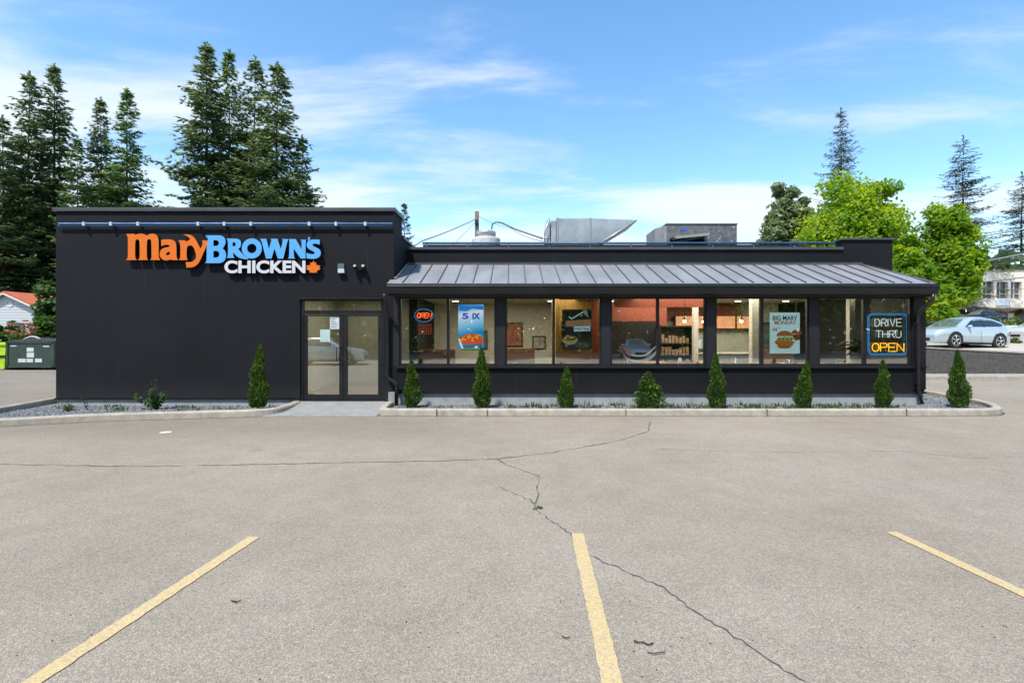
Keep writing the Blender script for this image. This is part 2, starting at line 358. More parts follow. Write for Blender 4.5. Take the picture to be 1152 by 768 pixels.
# ------------------------------------------------------------------ kerbs and beds
def offset_path(pts, d):
    o = []
    for i, p in enumerate(pts):
        a = pts[max(i - 1, 0)]; b = pts[min(i + 1, len(pts) - 1)]; t = Vector((b[0] - a[0], b[1] - a[1])).normalized()
        o.append((p[0] - t.y * d, p[1] + t.x * d))
    return o
def smooth_path(pts, it=2):
    for _ in range(it):
        q = [pts[0]]
        for a, b in zip(pts, pts[1:]):
            q.append((a[0] * .75 + b[0] * .25, a[1] * .75 + b[1] * .25)); q.append((a[0] * .25 + b[0] * .75, a[1] * .25 + b[1] * .75))
        q.append(pts[-1]); pts = q
    return pts
def kerb(name, pts, w=.17, h=.15, z0=-.02, it=2):
    """outer line of the kerb; inside lies to the left of the direction of travel"""
    pts = smooth_path(pts, it); prof = [(0, z0), (.012, h - .03), (.04, h), (w - .02, h), (w, h - .02), (w, z0)]
    b = MB(); prev = None; cols = [offset_path(pts, d) for d, _ in prof]
    for i in range(len(pts)):
        ring = [b.bm.verts.new((cols[k][i][0], cols[k][i][1], prof[k][1] + (random.uniform(-.004, .004) if prof[k][1] > 0 else 0))) for k in range(len(prof))]
        if prev:
            for k in range(len(prof) - 1): b.bm.faces.new((prev[k], ring[k], ring[k + 1], prev[k + 1]))
        else: b.bm.faces.new(ring)
        prev = ring
    b.bm.faces.new(prev[::-1])
    return tag(b.build(name, m_conc), kind='structure')
LK = [(-11.9, 20), (-11.85, 14.5), (-11.75, 13.0), (-11.45, 11.4), (-11.35, 10.3), (-11.0, 9.6), (-10.4, 9.55), (-9.75, 9.72), (-9.1, 10.05), (-8.1, 10.42), (-6.6, 10.68), (-5.5, 10.9), (-5.12, 11.15), (-5.05, 11.6), (-5.1, 12.4)]
kerb("kerb", LK)
RK = [(-3.02, 12.3), (-2.98, 11.4), (-2.85, 11.08), (-2.4, 11.02), (0, 11.0), (5, 11.0), (9.9, 11.0), (10.6, 11.1), (11.05, 11.5), (11.6, 12.5), (12.0, 14.3), (12.3, 18)]
kerb("kerb", RK)
# joints in the kerb
m_joint = mat("kerb_joint", (.10, .09, .08), .9)
b = MB()
for px in (491, 548, 704, 863, 1020):
    x = (px - 576) / 576 * 11.0; b.box(x - .0035, x + .0035, 10.985, 11.1, .002, .153)
tag(b.build("kerb_joint", m_joint), kind='structure')
m_gravel = mat("gravel_ground", (.20, .20, .20), .95, var=.5, vscale=30, bump=1, bscale=50)
sheet("gravel_bed", [(-11.85, 19)] + [(x, y) for x, y in offset_path(LK[1:], .1)][0:] + [(-5.2, 12.6), (-11.1, 12.6), (-11.1, 19)], .02, m_gravel)
sheet("gravel_bed", [(-2.85, 12.6)] + offset_path(RK[1:-1], .1) + [(12.0, 17.8), (10.1, 17.8), (10.0, 12.6)], .04, m_gravel)
b = MB(); b.prism([(10.95, .012), (12.52, .125), (12.52, -.03), (10.95, -.03)], 'x', -5.35, -2.9)
tag(b.build("entrance_slab", m_slab), kind='structure')
m_strip = mat("kerb_shade_strip", (.05, .045, .04), .95, var=.3)  # shadow line at the kerb foot, put into the colour as a dark strip
b = MB()
pts = smooth_path(RK[2:10], 2); ins = offset_path(pts, -.035)
for (a, c, d, e) in zip(pts, pts[1:], ins[1:], ins): b.face([(a[0], a[1] , .003), (c[0], c[1], .003), (d[0], d[1], .003), (e[0], e[1], .003)])
pts = smooth_path(LK[4:13], 2); ins = offset_path(pts, -.03)
for (a, c, d, e) in zip(pts, pts[1:], ins[1:], ins): b.face([(a[0], a[1], .003), (c[0], c[1], .003), (d[0], d[1], .003), (e[0], e[1], .003)])
tag(b.build("kerb_shadow_line", m_strip), kind='structure')
# pebbles (stuff)
def in_poly(x, y, poly):
    c = False; j = len(poly) - 1
    for i in range(len(poly)):
        if (poly[i][1] > y) != (poly[j][1] > y) and x < (poly[j][0] - poly[i][0]) * (y - poly[i][1]) / (poly[j][1] - poly[i][1]) + poly[i][0]: c = not c
        j = i
    return c
rng = np.random.default_rng(3)
def pebbles():
    V = []; T = []
    polys = [offset_path(LK[3:-1], .17) + [(-5.3, 12.45), (-11.2, 12.45)], offset_path(RK[2:-1], .17) + [(12, 15), (10.2, 15), (10.1, 12.4), (-2.8, 12.4)]]
    for k, poly in enumerate(polys):
        xs = [p[0] for p in poly]; ys = [p[1] for p in poly]; n = 0
        while n < (5200 if k == 0 else 8500):
            x = rng.uniform(min(xs), max(xs)); y = rng.uniform(min(ys), max(ys))
            if not in_poly(x, y, poly): continue
            n += 1; r = rng.uniform(.012, .032); a = rng.uniform(0, 6.28); z = (.02 if k == 0 else .04) + r * .3
            o = np.array([x, y, z]); e = []
            for q in range(4): aa = a + q * 1.57; e.append(o + np.array([math.cos(aa) * r * rng.uniform(.7, 1.2), math.sin(aa) * r * rng.uniform(.7, 1.2), 0]))
            top = o + np.array([0, 0, r * rng.uniform(.5, .9)]); tt = rng.uniform(0, 1)
            for q in range(4): V += [e[q], e[(q + 1) % 4], top]; T.append(tt)
    m = bpy.data.materials.new("pebble"); m.use_nodes = True; t = m.node_tree; at = N(t, "ShaderNodeAttribute", attribute_name="tint")
    mx = N(t, "ShaderNodeMix", data_type='RGBA'); L(t, at.outputs['Fac'], mx.inputs[0]); mx.inputs[6].default_value = (.07, .08, .09, 1); mx.inputs[7].default_value = (.27, .28, .29, 1)
    L(t, mx.outputs[2], t.nodes["Principled BSDF"].inputs['Base Color']); t.nodes["Principled BSDF"].inputs['Roughness'].default_value = .8
    tag(quads_mesh("gravel", V, m, None, T, nv=3), kind='stuff', label='small grey pebbles covering the planting beds')
pebbles()

# ------------------------------------------------------------------ the restaurant
bd = tag(empty("restaurant_building", (0, 12.5, 0)), "black single storey restaurant with a taller left block and grey metal canopy roof", "restaurant")
class PB(MB):
    """geometry in world coordinates parented to the building"""
    def build(s, name, m, parent=None, **k):
        o = MB.build(s, name, m, None, **k); par = parent or bd; chain = Vector((0, 0, 0)); q = par
        while q: chain += q.location; q = q.parent
        o.data.transform(Matrix.Translation(-chain)); o.parent = par; return o
Y0 = 12.5; Z = lambda py, Y=Y0: CH - (py - HY) / F * Y; X = lambda px, Y=Y0: (px - CX) / F * Y
XL, XR = X(63), X(443); TOP = Z(238)
dx0, dx1, dz1 = X(337.5), X(431.5), Z(336.5)
# left block walls (pieces butt edge to edge)
b = PB()
b.box(XL, dx0, Y0, Y0 + .25, .19, TOP)                      # left of the door
b.box(dx0, dx1, Y0, Y0 + .25, dz1, TOP)                      # over the door
b.box(dx1, XR, Y0, Y0 + .25, .19, TOP)                       # right of the door
b.box(XL, XL + .25, Y0 + .25, 24, .19, 4.28)
b.box(XR - .25, XR, Y0 + .25, 13.42, .19, TOP)
b.box(XL + .25, XR - .25, Y0 + .25, 13.42, dz1 + .5, TOP - .002)
b.box(XR - .25, XR, 13.42, 24, 2.9, 4.28)
b.box(XR - .25, XR, 15.6, 24, 0, 2.9)
b.box(XL + .25, XR - .25, 23.75, 24, .0, 4.28)
b.build("wall", m_black)
b = PB(); b.box(XL - .05, XR + .05, Y0 - .05, 13.47, TOP, TOP + .09, .01); b.box(XR - .3, XR + .04, 13.475, 24, 4.28, 4.34); b.box(XL - .04, XL + .3, 13.475, 24, 4.28, 4.34)
b.build("coping", m_coping)
b = PB(); b.box(XL + .25, XR - .25, 13.42, 23.75, 3.9, 4.0); b.build("flat_roof", mat("roof_membrane", (.12, .12, .12), .9, var=.2))
b = PB(); b.box(XL + .015, dx0 - .05, Y0 + .02, Y0 + .24, -.03, .19); b.box(XL + .02, XL + .24, Y0 + .25, 24, -.03, .19); b.build("foundation", m_found)
b = PB(); b.box(XL - .02, dx0 - .02, Y0 - .025, Y0 - .001, .175, .215); b.build("base_flashing", m_trim)
# parapet wall behind the canopy roof
YP = 14.1; PT = Z(281, YP)
b = PB(); xs = X(948, YP); xe = X(1004, YP)
b.box(XR, xs, YP, YP + .3, 2.9, PT); b.box(xs, xe, YP, YP + .3, 2.9, Z(270, YP)); b.box(xe - .3, xe, YP + .3, 24, 0.1, PT); b.box(XR, xe - .3, 23.7, 24, 0, PT)
b.build("parapet_wall", m_black)
b = PB(); b.box(XR + .002, xs - .002, YP - .05, YP + .35, PT, PT + .07, .008); b.box(xs - .04, xe + .04, YP - .05, YP + .35, Z(270, YP), Z(270, YP) + .05, .008); b.box(xe - .34, xe + .04, YP + .36, 24, PT, PT + .06)
b.build("coping", m_coping)
b = PB(); b.box(XR, xe - .3, YP + .3, 23.7, 3.55, 3.7); b.build("flat_roof", _m["roof_membrane"])
b = PB(); b.box(XR + .3, X(905, 14.9), 14.85, 14.95, 3.7, Z(275.5, 14.9)); b.build("roof_upstand", mat("grey_upstand", (.17, .17, .165), .7, var=.2))
b = PB(); b.tube([(XR + .3, 14.8, Z(273.5, 14.8)), (X(940, 14.8), 14.8, Z(273.5, 14.8))], .032)
for px in range(480, 940, 46): b.tube([(X(px, 14.8), 14.8, 3.7), (X(px, 14.8), 14.8, Z(274, 14.8))], .012, 6)
b.build("roof_rail", m_blue_led)
# window wall
YW = 12.5; XE = X(1040, YW)
panes = [(451, 502.5), (505.5, 556), (570.5, 621.5), (624.5, 674.5), (689, 739), (742, 792.5), (807, 856), (859.5, 908.5), (923.5, 972), (975.5, 1024.5)]
gz0, gz1 = Z(409), Z(336)
b = PB(); edges = [443]
bays = [(panes[i][0], panes[i + 1][1]) for i in range(0, 10, 2)]
prevx = XR
for a, c in bays:
    b.box(prevx, X(a) - .045, YW, YW + .18, gz0 - .06, gz1 + .03); prevx = X(c) + .045
b.box(prevx, XE, YW, YW + .18, gz0 - .06, gz1 + .03)
b.box(XR, XE, YW, YW + .18, gz1 + .03, 2.98)
b.box(XE - .18, XE, YW + .18, YP, .33, 2.9)
b.build("pier", m_panel)
b = PB(); b.box(XR, XE, YW - .002, YW + .18, Z(440), gz0 - .06); b.build("lower_wall", stucco("lower_stucco", (.0056, .0056, .0072)))
b = PB(); b.box(X(446), XE + .01, YW - .06, YW - .004, Z(414), Z(411), .004); b.box(XR, XE + .03, YW - .03, YW - .004, Z(442.5), Z(440.5), .003)
b.box(XR, XE + .02, YW - .022, YW - .004, gz1 + .05, gz1 + .09)
b.build("sill_trim", m_trim)
b = PB(); b.box(XR - .1, XE - .01, YW + .02, YW + .17, -.03, Z(440)); b.box(XE - .17, XE - .01, YW + .17, 23.5, -.03, .33); b.build("foundation", m_found)
b = PB()
for (a, c) in bays: pass
# corner pilaster on the right
b.box(X(1027), XE + .012, YW - .03, YW - .004, Z(438), gz1 + .04); b.build("corner_pilaster", m_trim)
for i in range(0, 10, 2):
    x0, x1 = X(panes[i][0]) - .045, X(panes[i + 1][1]) + .045
    o = PB()
    o.box(x0, x1, YW + .03, YW + .10, gz1, gz1 + .03); o.box(x0, x1, YW + .03, YW + .10, gz0 - .06, gz0)
    o.box(x0, x0 + .045, YW + .03, YW + .10, gz0, gz1); o.box(x1 - .045, x1, YW + .03, YW + .10, gz0, gz1)
    fr = o.build("window", m_trim)
    o = PB(); o.box(X(panes[i][1]), X(panes[i + 1][0]), YW + .025, YW + .105, gz0, gz1); o.build("mullion", m_trim, fr)
    for k in (0, 1):
        p = panes[i + k]; o = PB(); o.face([(X(p[0]), YW + .06, gz0), (X(p[1]), YW + .06, gz0), (X(p[1]), YW + .06, gz1), (X(p[0]), YW + .06, gz1)]); o.build("pane", m_glass, fr)
# canopy roof: sloped standing-seam sheet with ribs and a hip at the right end
YE = 12.17; ze = Z(318.5, YE); zt = Z(297.5, YP)
ex0, ex1 = X(435.5, YE), X(1053, YE); tx0, tx1 = XR + .004, X(969, YP)
m_seam = mat("standing_seam_metal", (.34, .335, .335), .42, metal=.3, var=.16, vscale=1.3, stretch=(1.5, .4, 1))
b = PB(); th = .035
def roofpt(x, t): return Vector((x, YE + (YP - .004 - YE) * t, ze + (zt - ze) * t))
hipc = Vector((xe + .05, YP - .004, ze))
def slab3(pts, th):
    A = [b.bm.verts.new(p) for p in pts]; B_ = [b.bm.verts.new(Vector(p) - Vector((0, 0, th))) for p in pts]; n = len(pts)
    b.bm.faces.new(A); b.bm.faces.new(B_[::-1])
    for i in range(n): b.bm.faces.new((A[i], B_[i], B_[(i + 1) % n], A[(i + 1) % n]))
xk = XR + .004; tk = (12.495 - YE) / (YP - YE)
slab3([roofpt(ex0, 0), roofpt(ex1, 0), roofpt(tx1, 1), roofpt(tx0, 1), roofpt(tx0, tk), roofpt(ex0, tk)], th)
slab3([roofpt(ex1 + .001, 0), hipc, roofpt(tx1 + .001, 1)], th)
canopy = b.build("canopy_roof", m_seam)
b = PB(); x = X(453, YE); step = 19.75 / F * YE
while x < ex1 - .1:
    t1 = 1.0
    if x > tx1: t1 = max(0, 1 - (x - tx1) / (ex1 - tx1))
    if x < XR + .05: x += step; continue
    p, q = roofpt(x, 0), roofpt(x, t1)
    d = (q - p).normalized(); up = Vector((0, -d.z, d.y)); w = .008; h = .03
    vs_ = [p + Vector((-w, 0, 0)), p + Vector((w, 0, 0)), p + Vector((w, 0, 0)) + up * h, p + Vector((-w, 0, 0)) + up * h]
    vt = [v + (q - p) for v in vs_]; A = [b.bm.verts.new(v + up * .001) for v in vs_]; B_ = [b.bm.verts.new(v + up * .001) for v in vt]
    b.bm.faces.new(A); b.bm.faces.new(B_[::-1])
    for i in range(4): b.bm.faces.new((A[i], B_[i], B_[(i + 1) % 4], A[(i + 1) % 4]))
    x += step
b.tube([roofpt(ex1, 0) + Vector((0, 0, .012)), roofpt(tx1, .995) + Vector((0, 0, .012))], .022, 6)
b.build("roof_seam", mat("seam_rib", (.12, .12, .125), .5, metal=.3), canopy)
b = PB(); b.box(XR + .006, tx1, YP - .05, YP - .003, zt - .01, zt + .05); b.build("ridge_flashing", m_coping)
# rake trim against the left block
b = PB(); p, q = roofpt(tx0 + .03, tk), roofpt(tx0 + .03, 1); b.tube([p + Vector((0, 0, .03)), q + Vector((0, 0, .03))], .03, 4); b.build("rake_trim", mat("beige_trim", (.33, .30, .26), .6))
# fascia, gutter and downspouts
b = PB(); b.box(ex0, ex1, YE + .02, YE + .06, Z(333, YE), ze - .04); b.box(ex1 - .04, ex1, YE + .06, YP, Z(333, YE), ze - .04); b.build("fascia", m_trim)
b = PB(); b.box(ex0 + .1, ex1 - .04, YE + .06, YW - .001, Z(332, YE), Z(331, YE)); b.build("soffit", m_panel)
gp = [(YE + .018, Z(321, YE)), (YE - .10, Z(321, YE)), (YE - .11, Z(322.5, YE)), (YE - .095, Z(323, YE)), (YE - .09, Z(326, YE)), (YE - .05, Z(330.5, YE)), (YE + .018, Z(331.5, YE))]
b = PB(); b.prism(gp, 'x', ex0 + .02, ex1 + .01); b.build("gutter", m_gutter)
b = PB(); b.box(ex0 - .01, ex1 + .02, YE - .015, YE + .018, Z(320.6, YE), ze - .015); b.build("drip_edge", m_trim)
def downspout(pts):
    b = PB(); b.tube(pts, .04, 8)
    for z in (.55, 2.0): b.box(pts[-3][0] - .055, pts[-3][0] + .055, pts[-3][1] - .045, pts[-3][1] + .06, z, z + .03)
    b.build("downspout", m_gutter)
xd = X(434.5, 12.3)
downspout([(xd, 12.12, 2.72), (xd, 12.14, 2.6), (xd, 12.32, 2.42), (xd, 12.40, 2.3), (xd, 12.40, .78), (xd + .05, 12.40, .68), (xd + .22, 12.36, .6), (xd + .24, 12.36, .5), (xd + .24, 12.36, .06)])
xr = X(1033.5, 12.4)
downspout([(X(1050.5, 12.1), 12.12, 2.72), (X(1050.5, 12.1), 12.12, 2.6), (X(1050.5, 12.1) - .1, 12.2, 2.45), (xr + .02, 12.36, 2.33), (xr, 12.42, 2.2), (xr, 12.42, .45), (xr + .02, 12.4, .3), (xr + .07, 12.38, .08)])
b = PB(); b.box(X(437, 12.3), X(444, 12.3), 12.28, 12.36, .08, Z(441, 12.3)); b.build("junction_box", mat("grey_box", (.3, .31, .31), .6, var=.2))
# blue light rail across the top of the left block
b = PB(); zr = Z(252.3, 12.44)
b.box(X(65.5, 12.44), X(441, 12.44), 12.42, 12.45, zr - .055, zr - .01); b.build("light_rail", m_blue_led)
b = PB(); b.tube([(X(65.5, 12.4), 12.41, zr + .012), (X(441, 12.4), 12.41, zr + .012)], .02, 8); b.build("light_tube", m_bluelt)
for px in (94.5, 125, 155.5, 223, 252.5, 282.5, 348, 378, 411):
    b = PB(); x = X(px, 12.4); b.box(x - .03, x + .03, 12.375, 12.499, zr - .045, zr + .045, .008); b.build("clamp", mat("pale_plastic", (.55, .6, .66), .5))
# entrance
ent = PB(); ft = .055
ent.box(dx0, dx0 + .07, Y0 + .04, Y0 + .14, .125, dz1); ent.box(dx1 - .07, dx1, Y0 + .04, Y0 + .14, .125, dz1)
ent.box(dx0 + .07, dx1 - .07, Y0 + .04, Y0 + .14, dz1 - .045, dz1); ent.box(dx0 + .07, dx1 - .07, Y0 + .04, Y0 + .14, Z(353.5), Z(349))
ent.box(dx0 + .07, dx1 - .07, Y0 + .04, Y0 + .14, .125, .15)
ef = ent.build("door_frame", m_trim)
b = PB(); b.box(dx0 - .03, dx1 + .03, Y0 - .04, Y0 + .003, dz1, dz1 + .05); b.build("head_flashing", m_trim, ef)
b = PB(); b.face([(dx0 + .07, Y0 + .09, Z(349)), (dx1 - .07, Y0 + .09, Z(349)), (dx1 - .07, Y0 + .09, dz1 - .045), (dx0 + .07, Y0 + .09, dz1 - .045)]); b.build("transom_pane", m_glass, ef)
m_hand = mat("door_handle_black", (.02, .02, .02), .3)
dm = (X(385.3))
for (a, c, sgn) in ((dx0 + .075, dm - .004, 1), (dm + .004, dx1 - .075, -1)):
    zt_, zb = Z(353.9), .155; st = .085
    o = PB(); o.box(a, a + st - .01 * sgn, Y0 + .055, Y0 + .115, zb, zt_); o.box(c - st - .01 * sgn, c, Y0 + .055, Y0 + .115, zb, zt_)
    x0_, x1_ = a + st - .01 * sgn, c - st - .01 * sgn
    o.box(x0_, x1_, Y0 + .055, Y0 + .115, zb, zb + .13); o.box(x0_, x1_, Y0 + .055, Y0 + .115, zt_ - .035, zt_)
    d = o.build("door", m_trim)
    o = PB(); o.face([(x0_, Y0 + .085, zb + .13), (x1_, Y0 + .085, zb + .13), (x1_, Y0 + .085, zt_ - .035), (x0_, Y0 + .085, zt_ - .035)]); o.build("pane", m_glass, d)
    hx = (c - .04) if sgn > 0 else (a + .04); hx2 = hx - .09 * sgn
    o = PB(); zz0, zz1 = Z(405), Z(391)
    o.tube([(hx, Y0 + .06, zz0 + .02), (hx, Y0 - .02, zz0 + .02), (hx2, Y0 - .02, zz0), (hx2, Y0 - .03, zz1), (hx, Y0 - .02, zz1 - .0), (hx, Y0 + .06, zz1)], .013, 8)
    o.build("handle", m_hand, d)
m_paper = mat("paper_notice", (.62, .68, .66), .7, var=.05)
b = PB(); b.box(X(370), X(380.5), Y0 + .075, Y0 + .08, Z(370), Z(356.3)); n1_ = b.build("notice", m_paper); n1_['label'] = 'white paper notice high on the left door'
b = PB(); b.box(X(359), X(370), Y0 + .073, Y0 + .078, Z(384.5), Z(370.5)); n2_ = b.build("notice", mat("paper_teal", (.45, .6, .58), .7, var=.1)); n2_['label'] = 'pale green paper notice lower on the left door'
def grayprint(x0, x1, z0, z1, y, rows, m, par):
    b = PB(); h = (z1 - z0) / rows
    rr = random.Random(int(x0 * 100))
    for i in range(rows):
        l = rr.uniform(.5, .95); b.box(x0, x0 + (x1 - x0) * l, y - .002, y, z1 - (i + .7) * h, z1 - (i + .3) * h)
    b.build("printing", m, par)
grayprint(X(371), X(379.5), Z(369), Z(357.5), Y0 + .0745, 6, mat("print_grey", (.25, .25, .27), .7), n1_)
# security light and sensor on the left block wall
b = PB(); b.box(X(381.5), X(388.5), 12.40, 12.499, Z(307.5), Z(303), .01); b.mi = 0; b.box(X(382.5), X(387), 12.44, 12.499, Z(303), Z(297)); s_ = b.build("alarm_box", mat("alarm_white", (.6, .62, .63), .5))
b = PB(); b.box(X(381), X(388), 12.43, 12.4395, Z(303), Z(296.8)); b.build("alarm_plate", mat("alarm_plate", (.10, .14, .16), .5), s_)
b = PB(); b.cyl((X(406), 12.45, Z(301)), .07, .1, 16, rot=Matrix.Rotation(R(90), 4, 'X'))
for q in (-1, 1): b.cyl((X(406) + q * .1, 12.38, Z(301.5)), .055, .14, 14, r2=.035, rot=Matrix.Rotation(R(60), 4, 'X'))
s_ = b.build("flood_light", m_trim)
for q in (-1, 1):
    b = PB(); b.cyl((X(406) + q * .1, 12.335, Z(299.8)), .02, .02, 12, rot=Matrix.Rotation(R(60), 4, 'X')); b.build("lamp_lens", mat("lens", (.5, .5, .52), .3), s_)

# ------------------------------------------------------------------ lettering
def chaikin(pts, ang=62, it=2):
    for _ in range(it):
        q = []; n = len(pts)
        for i in range(n):
            a, p, c = Vector(pts[i - 1]), Vector(pts[i]), Vector(pts[(i + 1) % n])
            d1, d2 = p - a, c - p
            if d1.length < 1e-6 or d2.length < 1e-6: q.append(tuple(p)); continue
            if math.degrees(d1.angle(d2)) > ang: q.append(tuple(p)); continue
            q.append(tuple(p - d1 * .25)); q.append(tuple(p + d2 * .25))
        pts = q
    return pts
def curve_shape(name, loops, yf, depth, mats, parent, par_loc, smooth=True, ang=62):
    """loops: world (x,z) outlines; face at y=yf, body going back by depth; first material on the face, second on the sides"""
    cu = bpy.data.curves.new(name, 'CURVE'); cu.dimensions = '2D'; cu.fill_mode = 'BOTH'; cu.extrude = depth / 2
    for lp in loops:
        lp = chaikin(lp, ang) if smooth else lp
        sp = cu.splines.new('POLY'); sp.points.add(len(lp) - 1); sp.use_cyclic_u = True
        for i, (x, z) in enumerate(lp): sp.points[i].co = (x, z, 0, 1)
    tmp = bpy.data.objects.new("tmp_curve", cu); COL.objects.link(tmp)
    me = bpy.data.meshes.new_from_object(tmp.evaluated_get(bpy.context.evaluated_depsgraph_get())); bpy.data.objects.remove(tmp); bpy.data.curves.remove(cu)
    me.transform(Matrix.Translation(Vector((0, yf + depth / 2, 0)) - Vector(par_loc)) @ Matrix.Rotation(R(90), 4, 'X'))
    me.materials.clear(); me.name = name
    o = addobj(name, me, mats, parent)
    if isinstance(mats, (list, tuple)) and len(mats) > 1:
        for p in me.polygons: p.material_index = 0 if p.normal.y < -.5 else 1
    return o
def text_shape(name, body, x0, x1, z0, z1, yf, depth, mats, parent, par_loc, off=0.0, shear=0):
    cu = bpy.data.curves.new(name, 'FONT'); cu.body = body; cu.size = 1; cu.offset = off; cu.extrude = .01; cu.shear = shear
    tmp = bpy.data.objects.new("tmp_text", cu); COL.objects.link(tmp)
    me = bpy.data.meshes.new_from_object(tmp.evaluated_get(bpy.context.evaluated_depsgraph_get())); bpy.data.objects.remove(tmp); bpy.data.curves.remove(cu)
    co = np.empty(len(me.vertices) * 3, dtype=np.float32); me.vertices.foreach_get('co', co); co = co.reshape(-1, 3)
    mn, mx = co.min(0), co.max(0); c = np.empty_like(co)
    c[:, 0] = x0 + (co[:, 0] - mn[0]) / (mx[0] - mn[0]) * (x1 - x0); c[:, 2] = z0 + (co[:, 1] - mn[1]) / (mx[1] - mn[1]) * (z1 - z0)
    c[:, 1] = np.where(co[:, 2] > 0, yf, yf + depth); c -= np.array(par_loc, dtype=np.float32)
    me.vertices.foreach_set('co', c.ravel()); me.materials.clear(); me.update(); me.name = name
    o = addobj(name, me, mats, parent)
    if isinstance(mats, (list, tuple)) and len(mats) > 1:
        for p in me.polygons: p.material_index = 0 if abs(p.normal.y) > .5 else 1
    return o
SY = 12.395
sign_loc = (X(250, SY), SY, Z(285, SY))
sign = tag(empty("wall_sign", sign_loc), "orange, blue and white raised lettering with a maple leaf on the black wall", "sign")
m_or = mat("sign_orange", (.78, .17, .009), .45, var=.04); m_bl = mat("sign_blue", (.11, .41, .80), .45, var=.04); m_wh = mat("sign_white", (.66, .66, .68), .45)
m_ret = mat("sign_return", (.02, .012, .008), .5)
def zt1(l): return [(X(138 + u / 11.52, SY), Z(255 + v / 11.52, SY)) for u, v in l]
def zt2(l): return [(X(225 + u / 13.9625, SY), Z(255 + v / 13.9625, SY)) for u, v in l]
def zt3(l): return [(X(290 + u / 13.9625, SY), Z(255 + v / 13.9625, SY)) for u, v in l]
m_ = [(45, 95), (120, 93), (152, 93), (163, 108), (200, 92), (260, 90), (298, 106), (316, 118), (345, 96), (400, 88), (440, 106), (462, 150), (466, 200), (467, 380), (472, 410), (488, 432), (358, 432), (372, 410), (375, 380), (372, 200), (364, 168), (342, 157), (322, 168), (312, 200), (312, 380), (315, 410), (328, 432), (196, 432), (216, 410), (222, 380), (220, 200), (210, 170), (190, 161), (171, 170), (161, 200), (160, 380), (165, 410), (184, 432), (45, 432), (62, 410), (68, 380), (68, 150), (60, 118)]
a_ = [(498, 170), (580, 163), (640, 168), (680, 190), (697, 240), (697, 370), (702, 408), (718, 432), (640, 432), (618, 424), (575, 438), (525, 432), (487, 398), (478, 345), (495, 297), (540, 272), (595, 263), (613, 252), (600, 237), (570, 232), (530, 240), (500, 255)]
ah = [(612, 325), (588, 328), (562, 345), (565, 366), (588, 371), (612, 357)]
ry = [(722, 175), (812, 178), (822, 200), (848, 180), (872, 166), (862, 145), (835, 120), (785, 100), (850, 99), (900, 115), (940, 155), (975, 215), (1007, 288), (1042, 212), (1028, 178), (1122, 180), (1100, 225), (1050, 330), (1010, 425), (975, 485), (930, 517), (880, 530), (825, 528), (818, 456), (870, 462), (915, 448), (945, 415), (955, 385), (942, 330), (922, 272), (895, 243), (860, 240), (836, 260), (828, 300), (828, 390), (832, 412), (844, 432), (722, 432), (744, 410), (748, 380), (748, 215)]
for nm, lp in (("letter_m", [m_]), ("letter_a", [a_, ah]), ("letter_ry", [ry])):
    curve_shape(nm, [zt1(l) for l in lp], SY, .085, [m_or, m_ret], sign, sign_loc)
B_o = [(85, 138), (300, 135), (355, 147), (392, 180), (405, 230), (395, 290), (355, 343), (395, 375), (412, 430), (408, 490), (385, 538), (340, 566), (300, 573), (82, 572), (102, 545), (106, 500), (106, 300), (135, 215), (112, 165)]
Bh1 = [(212, 212), (265, 212), (293, 230), (299, 258), (290, 288), (265, 303), (212, 303)]; Bh2 = [(212, 380), (270, 380), (298, 400), (307, 432), (298, 468), (270, 485), (212, 485)]
R_o = [(416, 188), (560, 185), (610, 195), (640, 225), (648, 270), (636, 318), (600, 350), (650, 410), (700, 460), (762, 500), (745, 513), (680, 506), (605, 487), (550, 440), (522, 400), (522, 465), (545, 490), (416, 490), (440, 468), (440, 215)]
Rh = [(512, 245), (545, 245), (562, 262), (561, 290), (545, 306), (512, 308)]
circ = lambda cx, cy, rx, ry_, n=32: [(cx + rx * math.cos(2 * math.pi * k / n), cy + ry_ * math.sin(2 * math.pi * k / n)) for k in range(n)]
W_ = [(30, 190), (132, 190), (142, 215), (175, 352), (215, 210), (203, 190), (315, 190), (314, 210), (362, 352), (395, 215), (383, 192), (483, 195), (466, 225), (400, 500), (315, 500), (262, 345), (215, 500), (128, 500), (58, 215)]
N_ = [(492, 195), (595, 195), (690, 355), (688, 222), (668, 203), (764, 205), (752, 225), (750, 500), (675, 500), (565, 345), (568, 478), (590, 500), (473, 500), (494, 478), (497, 225)]
ap = [(790, 162), (822, 168), (826, 192), (800, 222), (786, 218), (796, 195)]
S_ = [(975, 205), (977, 282), (930, 270), (885, 265), (862, 282), (872, 308), (940, 335), (985, 370), (996, 420), (982, 465), (930, 500), (860, 508), (772, 498), (766, 412), (820, 428), (870, 436), (897, 420), (888, 390), (820, 365), (776, 322), (768, 275), (786, 232), (835, 205), (900, 202)]
k = .004
curve_shape("letter_b", [zt2(l) for l in (B_o, Bh1, Bh2)], SY - k, .085, [m_bl, m_ret], sign, sign_loc)
curve_shape("letter_r", [zt2(l) for l in (R_o, Rh)], SY, .085, [m_bl, m_ret], sign, sign_loc)
curve_shape("letter_o", [zt2(circ(815, 342, 158, 158)), zt2(circ(815, 342, 74, 74))], SY - k, .085, [m_bl, m_ret], sign, sign_loc, smooth=False)
curve_shape("letter_w", [zt3(W_)], SY, .085, [m_bl, m_ret], sign, sign_loc, ang=45)
curve_shape("letter_n", [zt3(N_)], SY - k, .085, [m_bl, m_ret], sign, sign_loc, ang=45)
curve_shape("apostrophe", [zt3(ap)], SY - 2 * k, .085, [m_bl, m_ret], sign, sign_loc)
curve_shape("letter_s", [zt3(S_)], SY - 3 * k, .085, [m_bl, m_ret], sign, sign_loc)
